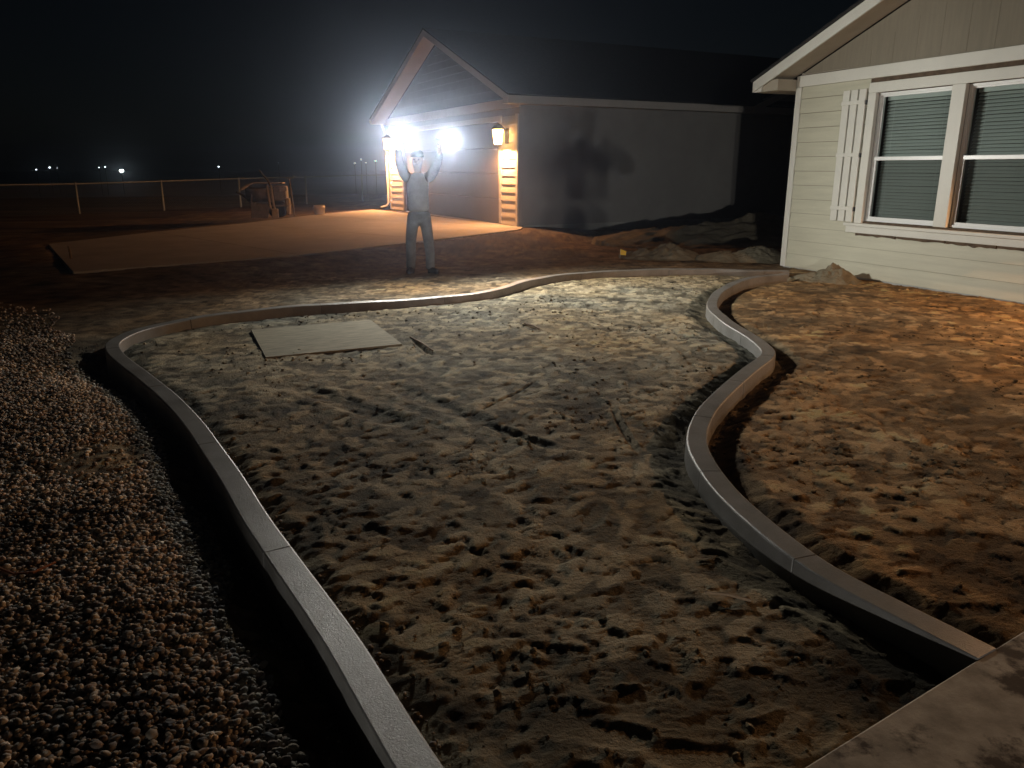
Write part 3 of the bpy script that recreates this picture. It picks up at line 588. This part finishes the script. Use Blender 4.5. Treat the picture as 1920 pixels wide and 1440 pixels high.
for (a, b_) in ((-0.03, 0.098), (D0 - 0.128, D0 + 0.0), (D1 - 0.0, D1 + 0.128), (GW - 0.098, GW + 0.03)): MB().box(a, b_, -0.046, -0.001, G0 + 0.005, DZ + 0.13, 0.004).build('trim_board', 'gtrim', gar)
MB().box(D0 + 0.001, D1 - 0.001, -0.044, -0.001, DZ - 0.0, DZ + 0.128, 0.004).build('trim_board', 'gtrim', gar)
MB().box(GW + 0.001, GW + 0.03, 0.0, 0.10, 0.0, GE - 0.02, 0.003).build('trim_board', 'gside', gar)
MB().box(-0.1, GW + 0.1, -0.06, -0.001, GE - 0.20, GE + 0.02, 0.004).build('frieze_board', 'gtrim', gar)
dr_ = bpy.data.objects.new('garage_door', None); COL.objects.link(dr_); dr_.parent = gar
for i in range(4):
    z0 = G0 + 0.01 + i * (DZ - G0) / 4; MB().box(D0 + 0.005, D1 - 0.005, 0.055, 0.095, z0, z0 + (DZ - G0) / 4 - 0.008, 0.006).build('door_section', 'door', dr_)
for i in range(14):                                                          # side wall courses
    z0 = 0.225 + i * 0.208
    MB().add([(GW + 0.016, 0.10, z0), (GW + 0.016, GDp, z0), (GW + 0.006, GDp, z0 + 0.214), (GW + 0.006, 0.10, z0 + 0.214), (GW + 0.001, 0.10, z0), (GW + 0.001, GDp, z0), (GW + 0.001, GDp, z0 + 0.214), (GW + 0.001, 0.10, z0 + 0.214)],
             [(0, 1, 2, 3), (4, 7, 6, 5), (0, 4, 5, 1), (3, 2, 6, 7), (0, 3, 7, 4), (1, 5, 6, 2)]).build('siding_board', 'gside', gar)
GOV = 0.5
for s_ in (1, -1):
    def rk(name, m, x0, dz0, dz1, y0, y1):
        pts = [(x0, GE + x0 * gpt + dz0), (gm, GE + gm * gpt + dz0), (gm, GE + gm * gpt + dz1), (x0, GE + x0 * gpt + dz1)]
        if s_ < 0: pts = [(GW - x, z) for x, z in pts][::-1]
        MB().slab(pts, y0, y1).build(name, m, gar)
    rk('rake_board', 'gtrim', -0.42, 0.02, 0.20, -GOV, -GOV + 0.03)
    rk('rake_soffit', 'gtrim', -0.42, 0.02, 0.04, -GOV + 0.031, -0.03)
    rk('roof_deck', 'shingle', -0.46, 0.202, 0.24, -GOV - 0.02, GDp + 0.3)
ge = GE - 0.42 * gpt
MB().box(GW + 0.40, GW + 0.42, -GOV + 0.032, GDp, ge + 0.02, ge + 0.19).build('eave_fascia', 'gtrim', gar); MB().box(-0.42, -0.40, -GOV + 0.032, GDp, ge + 0.02, ge + 0.19).build('eave_fascia', 'gtrim', gar)
MB().box(GW + 0.032, GW + 0.399, -GOV + 0.032, GDp, ge + 0.02, ge + 0.032).build('eave_soffit', 'gtrim', gar); MB().box(-0.399, -0.032, -GOV + 0.032, GDp, ge + 0.02, ge + 0.032).build('eave_soffit', 'gtrim', gar)
# low cross gable that rises beyond the side wall
MB().add([(GW + 0.45, 7.0, 3.06), (GW + 0.45, 12.0, 5.0), (GW + 0.45, 12.0, 5.17), (GW + 0.45, 7.0, 3.22), (GW + 0.48, 7.0, 3.06), (GW + 0.48, 12.0, 5.0), (GW + 0.48, 12.0, 5.17), (GW + 0.48, 7.0, 3.22)],
         [(0, 1, 2, 3), (4, 7, 6, 5), (0, 4, 5, 1), (3, 2, 6, 7), (0, 3, 7, 4), (1, 5, 6, 2)]).build('cross_rake_board', 'gtrim', gar)
MB().add([(GW + 0.02, 7.1, 3.2), (GW + 0.02, 13.9, 3.2), (GW + 0.02, 12.0, 5.0), (GW - 0.1, 7.1, 3.2), (GW - 0.1, 13.9, 3.2), (GW - 0.1, 12.0, 5.0)], [(0, 1, 2), (3, 5, 4), (0, 3, 4, 1), (1, 4, 5, 2), (2, 5, 3, 0)]).build('cross_gable_wall', 'gside', gar)
# gutter elbow, downspout at the far corner and spout foot
MB().tube([(-0.47, -GOV - 0.02, ge + 0.12), (-0.47, GDp, ge + 0.12)], 0.06, 8).build('gutter', 'gtrim', gar)
MB().tube([(-0.45, -0.12, ge + 0.06), (-0.22, -0.10, ge - 0.16), (-0.09, -0.085, ge - 0.30), (-0.09, -0.085, 0.42), (-0.12, -0.15, 0.31), (-0.2, -0.34, 0.26)], 0.04, 6).build('downspout', 'gtrim', gar)
lantern('garage_lamp', gp(GW - 0.55, 0.03, 2.36), RZ_G, 'glowing warm lantern on the pier right of the garage door', 520, (1.0, 0.45, 0.17), group='lanterns beside the garage door', s=1.8)
lantern('garage_lamp', gp(0.62, 0.03, 2.40), RZ_G, 'glowing warm lantern on the pier left of the garage door, behind the torch', 900, (1.0, 0.45, 0.17), group='lanterns beside the garage door', s=1.8)

# ------------------------------------------------------------------ chain-link fence
posts = [(-21.3, 21.2), (-19.3, 23.4), (-17.25, 25.6), (-15.22, 27.83), (-13.2, 30.05), (-11.25, 32.9), (-9.2, 35.6), (-7.2, 38.3), (-5.2, 41.0)]
ptop = [1.10, 1.09, 1.08, 1.09, 1.14, 1.20, 1.24, 1.28, 1.3]
fence = empty('chain_link_fence', (*posts[0], 0), 0, 'low galvanised chain-link fence with thin posts behind the driveway', 'fence')
rel = lambda p, z: (p[0] - posts[0][0], p[1] - posts[0][1], z)
for p, z in zip(posts, ptop):
    po = MB().tube([rel(p, -0.3), rel(p, z)], 0.036, 8).build('post', 'galv', fence, True)
    MB().lathe([(0.034, 0), (0.036, 0.02), (0.02, 0.045), (0.004, 0.05)], 8, rel(p, z + 0.001)).build('post_cap', 'galv', po)
MB().tube([rel(p, z - 0.02) for p, z in zip(posts, ptop)], 0.026, 6).build('top_rail', 'galv', fence, True)
me_ = MB()
for i in range(len(posts) - 1):
    a = np.array(rel(posts[i], 0)); b_ = np.array(rel(posts[i + 1], 0)); L_ = np.linalg.norm(b_ - a); d_ = (b_ - a) / L_; z0, z1 = 0.06, ptop[i] - 0.04; hgt = z1 - z0
    for s_ in np.arange(-hgt, L_, 0.085):
        for sg in (1, -1):
            t0, t1 = (s_, s_ + hgt) if sg > 0 else (s_ + hgt, s_); zz0, zz1 = z0, z1
            def clip(t, za, other, zb):
                if t < 0: return 0, za + (zb - za) * (0 - t) / (other - t)
                if t > L_: return L_, za + (zb - za) * (L_ - t) / (other - t)
                return t, za
            if max(t0, t1) <= 0 or min(t0, t1) >= L_: continue
            ta, za = clip(t0, zz0, t1, zz1); tb, zb = clip(t1, zz1, t0, zz0)
            me_.tube([a + d_ * ta + np.array((0, 0, za)), a + d_ * tb + np.array((0, 0, zb))], 0.0016, 3)
tag(me_.build('wire_mesh', 'galv', fence), kind='stuff')

# ------------------------------------------------------------------ mortar mixer and bucket behind the driveway
mx_p = un(508, 414, 0.04); mix = empty('mortar_mixer', (mx_p[0], mx_p[1], zg(mx_p[0], mx_p[1])), rad(8), 'dusty tow-along mortar mixer with a tub drum behind the driveway', 'mixer')
tub = MB(); k = 14; prof = []
for j in range(k + 1):
    a = pi + pi * j / k; prof.append((0.36 * cos(a), 0.36 * sin(a)))
vs = []
for xx in (-0.62, 0.12):
    vs += [(xx, p[0], 0.88 + p[1] * 1.1) for p in prof] + [(xx, p[0] * 0.94, 0.90 + p[1] * 1.02) for p in prof]
n1 = k + 1; fs = []
for j in range(k): fs += [(j, j + 1, 2 * n1 + j + 1, 2 * n1 + j), (n1 + j, 3 * n1 + j, 3 * n1 + j + 1, n1 + j + 1)]
fs += [tuple(range(n1)), tuple(range(2 * n1, 3 * n1))[::-1], (0, 2 * n1, 3 * n1, n1), (k, n1 + k, 3 * n1 + k, 2 * n1 + k)]
tub.add(vs, fs).build('drum', 'steel', mix, True)
MB().slab([(-0.80, 0.86), (-0.62, 0.99), (-0.42, 1.06), (0.14, 1.05), (0.14, 1.03), (-0.42, 1.035), (-0.60, 0.965), (-0.78, 0.83)], -0.34, 0.30).build('drum_lid', 'dusty', mix)
MB().box(0.17, 0.55, -0.26, 0.26, 0.52, 0.96, 0.03).build('engine_cover', 'steel', mix)
MB().box(0.13, 0.47, -0.28, 0.28, 1.02, 1.06, 0.008).build('engine_lid', 'dusty', mix)
MB().box(0.36, 0.58, -0.29, -0.265, 0.80, 0.94, 0.008).build('fuel_tank', 'dusty', mix)
fr2 = MB()
for (x, y) in ((-0.45, -0.3), (-0.45, 0.3)): fr2.tube([(x, y, 0.72), (x - 0.05, y, 0.36)], 0.03, 6)
fr2.tube([(-0.95, 0, 0.78), (-0.72, 0, 0.66), (-0.5, 0, 0.40), (0.65, 0, 0.40)], 0.035, 6); fr2.tube([(-0.5, -0.32, 0.38), (0.6, -0.32, 0.38)], 0.03, 6); fr2.tube([(-0.5, 0.32, 0.38), (0.6, 0.32, 0.38)], 0.03, 6)
fr2.tube([(-0.5, -0.32, 0.38), (-0.5, 0.32, 0.38)], 0.03, 6); fr2.tube([(0.6, -0.32, 0.38), (0.6, 0.32, 0.38)], 0.03, 6); fr2.build('chassis', 'steel', mix)
MB().slab([(-0.52, 0.02), (-0.02, 0.02), (0.04, 0.34), (-0.05, 0.44), (-0.48, 0.44)], -0.36, -0.342).build('side_guard', 'steel', mix)
for x in (0.02, 0.13): MB().tube([(x, -0.34, 0.98), (x + 0.04, -0.345, 0.4), (x + 0.14, -0.36, 0.0)], 0.038, 6).build('stand_leg', 'dusty', mix)
MB().box(0.10, 0.30, -0.42, -0.30, 0.0, 0.30, 0.02).build('stand_foot', 'dusty', mix)
MB().tube([(0.16, -0.33, 0.86), (0.06, -0.34, 1.12), (-0.17, -0.35, 1.42)], [0.032, 0.03, 0.024], 6).build('dump_handle', 'steel', mix)
MB().tube([(0.74, -0.2, 0.05), (0.70, -0.2, 0.7), (0.66, -0.2, 1.17)], 0.026, 6).build('drawbar_post', 'steel', mix)
MB().tube([(0.56, -0.2, 1.185), (0.78, -0.2, 1.20), (0.80, -0.2, 1.27)], 0.024, 6).build('drawbar_handle', 'galv', mix)
MB().box(0.52, 0.64, -0.34, -0.1, 0.10, 0.60, 0.03).build('counterweight', 'dusty', mix)
for y in (-0.06, 0.40):
    wv = bpy.data.objects.new('wheel', None); COL.objects.link(wv); wv.parent = mix; wv.location = (0.22, y, 0.26); wv.rotation_euler = (pi / 2, 0, 0)
    MB().lathe([(0.15, -0.06), (0.22, -0.075), (0.26, -0.05), (0.265, 0.0), (0.26, 0.05), (0.22, 0.075), (0.15, 0.06)], 20).build('tyre', 'tyre', wv, True)
    MB().lathe([(0.02, -0.05), (0.148, -0.052), (0.148, 0.052), (0.02, 0.05)], 14).build('rim', 'steel', wv)
bp_ = un(600, 412, 0.04); bk = empty('bucket', (bp_[0], bp_[1], zg(bp_[0], bp_[1])), 0, 'pale plastic bucket standing on the dirt right of the mixer', 'bucket')
MB().lathe([(0.001, 0.01), (0.145, 0.0), (0.15, 0.02), (0.168, 0.30), (0.18, 0.305), (0.18, 0.33), (0.171, 0.335), (0.172, 0.38), (0.162, 0.38), (0.14, 0.02), (0.001, 0.02)], 24).build('shell', 'bucket', bk, True)
MB().tube([(-0.18, 0, 0.32)] + [(-0.20 * cos(a), -0.12 * sin(a) - 0.02, 0.32 - 0.16 * sin(a)) for a in np.linspace(0.1, pi - 0.1, 12)] + [(0.18, 0, 0.32)], 0.004, 5).build('bail_handle', 'galv', bk)

# ------------------------------------------------------------------ plywood sheet, stakes, flag, sticks, cord
bd = np.array([(-2.512, 7.559), (-1.428, 8.031), (-1.088, 6.843), (-2.146, 6.395)]); bc = bd.mean(0); ang = math.atan2(bd[1][1] - bd[0][1], bd[1][0] - bd[0][0])
bo = MB().box(-0.60, 0.60, -0.61, 0.61, 0, 0.015, 0.002).build('plywood_sheet', 'osb'); bo.location = (*bc, max(zg(bc[0] + a, bc[1] + b_) for a in (-0.5, 0, 0.5) for b_ in (-0.5, 0, 0.5)) - 0.004); bo.rotation_euler = (rad(0.5), rad(-0.4), ang)
tag(bo, 'square weathered plywood sheet lying on the trampled soil', 'plywood sheet')
p = un(137, 508); st = MB().tube([(0, 0, -0.2), (0.0, 0, 0.1), (-0.015, 0, 0.30)], [0.018, 0.018, 0.014], 6).build('stake', 'wood'); st.location = (p[0], p[1], zg(p[0], p[1])); tag(st, 'thin dark stake standing at the near left corner of the driveway', 'stake')
p = un(1162, 490); fl = empty('marker_flag', (p[0], p[1], zg(p[0], p[1])), 0.2, 'tiny yellow marker flag in the dirt behind the far curb', 'marker flag')
MB().tube([(0, 0, -0.1), (0.005, 0, 0.17)], 0.003, 5).build('wire', 'galv', fl); MB().add([(0, 0, 0.07), (0.10, -0.03, 0.06), (0.11, -0.02, 0.13), (0.05, -0.02, 0.155), (0.004, 0, 0.17), (0, 0.004, 0.07), (0.10, -0.026, 0.06), (0.11, -0.016, 0.13), (0.05, -0.016, 0.155), (0.004, 0.004, 0.17)], [(0, 1, 2, 3, 4), (9, 8, 7, 6, 5), (0, 5, 6, 1), (1, 6, 7, 2), (2, 7, 8, 3), (3, 8, 9, 4), (4, 9, 5, 0)]).build('flag', 'yellow', fl)
for (x0, y0, x1, y1, r, lb) in ((985, 618, 1012, 628, 0.012, 'short pale stick lying on the bright soil right of the plywood sheet'), (770, 640, 812, 668, 0.010, 'thin stick lying in a groove just right of the plywood sheet'), (1405, 1160, 1320, 1145, 0.006, 'thin twig on the soil in front of the sidewalk corner')):
    a, b_ = un(x0, y0), un(x1, y1); za, zb = zg(*a[:2]), zg(*b_[:2])
    o = MB().tube([(0, 0, 0), (*(b_[:2] - a[:2]) * 0.5 + np.array((0.006, 0.004)), (zb - za) / 2 + 0.004), (*(b_[:2] - a[:2]), zb - za)], [r, r * 0.9, r * 0.6], 6).build('stick', 'wood'); o.location = (a[0], a[1], za + 0.012); tag(o, lb, 'stick')
cpt = [un(x, y) for x, y in ((-160, 1040), (-60, 1085), (0, 1108), (35, 1122), (70, 1118), (112, 1098))]
o = MB().tube([(q_[0] - cpt[0][0], q_[1] - cpt[0][1], zg(q_[0], q_[1]) + 0.032) for q_ in cpt], 0.005, 6).build('cord', 'orange_cord'); o.location = (cpt[0][0], cpt[0][1], 0); tag(o, 'thin orange cord lying on the pebbles at the left edge', 'cord')

# ------------------------------------------------------------------ people
def skin(name, pts, edges, m, parent, root=0, sub=2):
    me = bpy.data.meshes.new(name); me.from_pydata([p[:3] for p in pts], edges, []); me.materials.append(M[m])
    o = bpy.data.objects.new(name, me); COL.objects.link(o); o.parent = parent
    md = o.modifiers.new('skin', 'SKIN'); md.use_smooth_shade = True
    lay = me.skin_vertices[0].data
    for i, p in enumerate(pts): lay[i].radius = (p[3], p[4] if len(p) > 4 else p[3]); lay[i].use_root = (i == root)
    s2 = o.modifiers.new('sub', 'SUBSURF'); s2.levels = sub; s2.render_levels = sub
    return o
def person(loc, rz, label, pose, shirt='shirt', sleeves='sleeve', feet=((-0.15, 0.0, 0.25), (0.15, 0.0, -0.5)), bulk=1.0):
    """faces local -y; pose = (left shoulder, elbow, wrist, hand tip), (right ...)"""
    t = empty('person', loc, rz, label, 'person')
    # body: head, neck, arms and hands as one surface
    pts = [(0, 0.0, 1.30, .10, .08), (0, 0.005, 1.47, .065), (0, -0.005, 1.545, .058), (0, -0.03, 1.60, .075, .085), (0, -0.015, 1.68, .092, .105), (0, 0.0, 1.755, .075, .088), (0, -0.125, 1.655, .014), (-.093, 0.0, 1.66, .018, .008), (.093, 0.0, 1.66, .018, .008)]
    ed = [(0, 1), (1, 2), (2, 3), (3, 4), (4, 5), (4, 6), (4, 7), (4, 8)]
    for sg, (sh, el, wr, tip) in zip((-1, 1), pose):
        k = len(pts); sh, el, wr, tip = map(Vector, (sh, el, wr, tip)); d = (tip - wr).normalized()
        side = d.cross(Vector((0, -1, 0.3))).normalized() * (1 if sg > 0 else -1); fwd = d.cross(side).normalized(); fwd = fwd if fwd.y < 0 else -fwd
        palm = wr + d * 0.075
        pts += [(*sh, .05), (*el, .042), (*wr, .029), (*palm, .026, .04)]; ed += [(0, k), (k, k + 1), (k + 1, k + 2), (k + 2, k + 3)]
        for j, ln in enumerate((0.060, 0.070, 0.066, 0.052)):                # four fingers curled forward round the torch
            b = palm + side * (j - 1.5) * 0.021 + d * 0.03; q = len(pts); m1 = b + d * ln * 0.35 + fwd * ln * 0.35; m2 = m1 + fwd * ln * 0.4 - d * ln * 0.25
            pts += [(*b, .010), (*m1, .009), (*m2, .008)]; ed += [(k + 3, q), (q, q + 1), (q + 1, q + 2)]
        q = len(pts); b = wr + d * 0.045 - side * 0.035; pts += [(*b, .011), (*(b - side * 0.02 + d * 0.03 + fwd * 0.02), .010), (*(b + d * 0.045 + fwd * 0.04), .009)]; ed += [(k + 2, q), (q, q + 1), (q + 1, q + 2)]
    body = skin('body', pts, ed, 'skin', t)
    for sx in (-1, 1): MB().lathe([(0.001, -0.012), (0.009, -0.007), (0.012, 0), (0.009, 0.007), (0.001, 0.012)], 8, (sx * 0.034, -0.108, 1.682)).build('eye', 'boot', t, True)
    MB().box(-0.026, 0.026, -0.118, -0.10, 1.602, 1.612, 0.003).build('mouth', 'brown', t)
    # shirt body, sleeves, trousers, boots, cap
    B_ = bulk
    skin('shirt', [(0, 0, 0.90, .178 * B_, .135), (0, 0, 1.02, .17 * B_, .13), (0, -0.005, 1.18, .165 * B_, .125), (0, 0, 1.34, .185 * B_, .13), (0, 0, 1.44, .15 * B_, .105), (0, 0.0, 1.50, .075 * B_, .075)], [(0, 1), (1, 2), (2, 3), (3, 4), (4, 5)], shirt, t)
    for sh, el, wr, tip in pose:
        sh, el, wr = map(Vector, (sh, el, wr)); inn = sh * 0.55 + Vector((0, 0, 1.38)) * 0.45
        skin('sleeve', [(*inn, .10, .09), (*sh, .088), (*(sh * 0.5 + el * 0.5), .084 * B_), (*el, .074 * B_), (*(el * 0.45 + wr * 0.55), .060 * B_), (*(el * 0.1 + wr * 0.9), .045)], [(i, i + 1) for i in range(5)], sleeves, t)
    f0, f1 = feet
    skin('trousers', [(0, 0.005, 0.97, .168 * B_, .13), (0, 0.01, 0.88, .16 * B_, .13), (-0.095, 0.005, 0.80, .105 * B_), (f0[0] * 0.9, f0[1] * 0.5 - 0.015, 0.50, .086 * B_), (f0[0] + 0.006, f0[1] + 0.012, 0.28, .080 * B_), (f0[0], f0[1] + 0.005, 0.12, .076 * B_), (f0[0], f0[1] + 0.005, 0.05, .082 * B_), (0.095, 0.005, 0.80, .105 * B_), (f1[0] * 0.9, f1[1] * 0.5 - 0.015, 0.50, .086 * B_), (f1[0] + 0.006, f1[1] + 0.012, 0.28, .080 * B_), (f1[0], f1[1] + 0.005, 0.12, .076 * B_), (f1[0], f1[1] + 0.005, 0.05, .082 * B_)],
         [(0, 1), (1, 2), (2, 3), (3, 4), (4, 5), (5, 6), (1, 7), (7, 8), (8, 9), (9, 10), (10, 11)], 'jeans', t)
    for fx, fy, fa in feet:
        dx, dy = sin(fa), -cos(fa)
        skin('boot', [(fx - dx * 0.05, fy - dy * 0.05, 0.055, .052), (fx, fy, 0.10, .05), (fx + dx * 0.07, fy + dy * 0.07, 0.055, .05), (fx + dx * 0.17, fy + dy * 0.17, 0.045, .045), (fx + dx * 0.21, fy + dy * 0.21, 0.042, .03)], [(0, 1), (0, 2), (2, 3), (3, 4)], 'boot', t)
    cp = MB(); cp.lathe([(0.108, 1.715), (0.110, 1.74), (0.098, 1.785), (0.065, 1.815), (0.02, 1.826), (0.002, 1.827)], 18); cp.v = [(x * 0.92, y * 1.05, z) for x, y, z in cp.v]
    cap = cp.build('cap', 'cap', t, True)
    MB().add([(x, y, z) for z in (1.712, 1.722) for (x, y) in ((-0.085, -0.06), (-0.075, -0.15), (-0.035, -0.19), (0.035, -0.19), (0.075, -0.15), (0.085, -0.06))], [(0, 1, 2, 3, 4, 5), (11, 10, 9, 8, 7, 6)] + [(i, (i + 1) % 6, 6 + (i + 1) % 6, 6 + i) for i in range(6)]).build('cap_peak', 'cap', cap)
    return t
MAN = (-1.405, 11.93); mz = zg(*MAN)
poseA = (((-0.19, 0.0, 1.435), (-0.25, -0.17, 1.65), (-0.225, -0.36, 1.86), (-0.22, -0.40, 1.97)), ((0.19, 0.0, 1.435), (0.31, -0.14, 1.63), (0.375, -0.33, 1.80), (0.395, -0.37, 1.90)))
person((*MAN, mz), 0, 'man in grey shirt, dark jeans and cap holding up two lit torches', poseA, feet=((-0.15, 0.02, -0.1), (0.15, 0.0, 0.75)))
def torch(hand, tgt, label, energy):
    h = Vector((MAN[0] + hand[0], MAN[1] + hand[1], mz + hand[2])); t = empty('torch', h, 0, label, 'torch', 'lit torches held up by the man')
    d = (Vector(tgt) - h).normalized(); t.rotation_euler = d.to_track_quat('-Y', 'Z').to_euler()
    rot = Matrix.Rotation(pi / 2, 4, 'X')
    def lt(prof, name, m):
        mb = MB().lathe(prof, 16); mb.v = [(x, -z, y) for x, y, z in mb.v]; return mb.build(name, m, t, True)
    lt([(0.004, -0.10), (0.018, -0.098), (0.019, 0.03), (0.022, 0.032)], 'barrel', 'black'); lt([(0.022, 0.033), (0.062, 0.062), (0.078, 0.085), (0.074, 0.085), (0.060, 0.07)], 'head', 'black')
    lt([(0.001, 0.080), (0.071, 0.080), (0.070, 0.088), (0.045, 0.102), (0.001, 0.108)], 'lens', 'torch_lens')
    L_ = light('torch_light', 'SPOT', (0, -0.12, 0), energy, (1.0, 0.985, 0.90), t, 0.04, cone=150, blend=1.0); L_.rotation_euler = (-pi / 2, 0, 0)
    return t
torch((-0.205, -0.425, 2.015), (0.3, 5.6, 0.0), 'lit torch in the raised hand nearest the left garage lantern', 680)
torch((0.405, -0.40, 1.945), (3.6, 8.0, 0.5), 'lit torch in the raised hand in front of the garage door', 1050)
# someone standing behind the camera, whose shadow reaches the garage wall, and an added tripod lamp, standing in for headlights, that casts it
poseB = (((-0.19, 0.0, 1.435), (-0.36, -0.12, 1.20), (-0.18, -0.30, 1.45), (-0.09, -0.33, 1.55)), ((0.19, 0.0, 1.435), (0.42, -0.12, 1.24), (0.20, -0.30, 1.47), (0.09, -0.33, 1.55)))
person((-0.12, -2.0, zg(-0.12, -2.0)), pi * 0, 'person in dark jacket standing behind the viewpoint with both hands raised', poseB, 'sleeve', 'sleeve', ((-0.15, 0, 0), (0.15, 0, 0)), 1.4)
wl_ = empty('headlight_standin', (-1.28, -17.0, zg(-1.28, -17)), 0, 'added twin-head lamp on a yellow tripod standing in for headlights far behind the viewpoint', 'headlight stand-in')
for k in range(3):
    a = k * 2 * pi / 3 + 0.5; MB().tube([(0, 0, 0.75), (0.42 * cos(a), 0.42 * sin(a), 0.0)], 0.014, 6).build('leg', 'yellow', wl_)
MB().tube([(0, 0, 0.4), (0, 0, 1.02)], 0.018, 8).build('pole', 'yellow', wl_); MB().tube([(-0.2, 0, 1.02), (0.2, 0, 1.02)], 0.014, 6).build('crossbar', 'black', wl_)
for x in (-0.19, 0.19):
    hd = MB().box(x - 0.10, x + 0.10, -0.09, 0.03, 1.0, 1.16, 0.01).build('lamp_head', 'yellow', wl_)
    MB().box(x - 0.085, x + 0.085, 0.031, 0.034, 1.015, 1.145).build('lamp_glass', 'vinyl', hd)
    light('headlight_standin_beam', 'SPOT', (x, 0.06, 1.08), 3000, (1.0, 0.96, 0.9), wl_, 0.07, target=(4.3, 38.5, 2.7), cone=17, blend=0.3)

# ------------------------------------------------------------------ lamps on the far horizon
far = [(68, 318, 150, 'far_lamp', 0.17, 'leftmost small white lamp on the dark horizon'), (93, 314, 165, 'far_lamp', 0.26, 'white lamp on the horizon, second from the left'), (107, 315, 190, 'far_lamp', 0.09, 'very faint lamp just right of the second horizon lamp'),
       (186, 314, 170, 'far_lamp', 0.15, 'faint lamp on the horizon left of the bright floodlight, outer of a pair'), (197, 313, 160, 'far_lamp', 0.19, 'lamp on the horizon left of the bright floodlight, inner of a pair'), (228, 320, 140, 'far_lamp_big', 0.50, 'brightest white floodlight on the horizon above the fence'),
       (410, 312.5, 150, 'far_lamp', 0.20, 'lone small white lamp on the horizon above the mixer'), (522, 306, 190, 'far_lamp', 0.06, 'very faint lamp above the mixer handle'), (665, 306, 150, 'far_lamp', 0.20, 'lowest lamp of the cluster left of the garage'), (677, 299, 155, 'far_lamp', 0.20, 'highest lamp of the cluster left of the garage'), (686, 305, 165, 'far_lamp', 0.14, 'faint lamp in the middle of the cluster left of the garage'), (704, 301.5, 150, 'far_lamp_green', 0.22, 'greenish lamp nearest the garage on the horizon')]
for (px, py, D, m_, r, lb) in far:
    r *= 0.68
    p = un(px, py, Y=D); zb = zg(p[0], p[1]); t = empty('yard_lamp', (p[0], p[1], zb), 0, lb, 'lamp', 'lamps far off on the horizon'); hz = p[2] - zb
    MB().tube([(0, 0, -0.5), (0, 0, hz - r)], 0.06, 6).build('pole', 'black', t); MB().lathe([(0.01, -r * 0.8), (r * 0.8, -r * 0.5), (r, 0.0), (r * 0.7, r * 0.5), (0.01, r * 0.75)], 10, (0, 0, hz)).build('lamp_globe', m_, t, True)
    MB().lathe([(r * 0.9, r * 0.52), (r * 0.5, r * 0.95), (0.01, r * 1.0)], 10, (0, 0, hz)).build('lamp_hood', 'black', t)

# ------------------------------------------------------------------ thin night haze, added for the glow round the lamps
hz = MB().box(-260, 260, -60, 330, -12, 9.5).build('haze', 'black'); tag(hz, 'thin night haze over the whole yard, added for the glow round the lamps', 'haze', kind='stuff')
m = bpy.data.materials.new('night_haze'); m.use_nodes = True; n = m.node_tree.nodes; n.clear()
o_ = n.new('ShaderNodeOutputMaterial'); pv = n.new('ShaderNodeVolumePrincipled'); pv.inputs['Color'].default_value = (0.66, 0.76, 1.0, 1); pv.inputs['Density'].default_value = 0.0031; pv.inputs['Anisotropy'].default_value = 0.945
m.node_tree.links.new(pv.outputs[0], o_.inputs['Volume']); hz.data.materials[0] = m
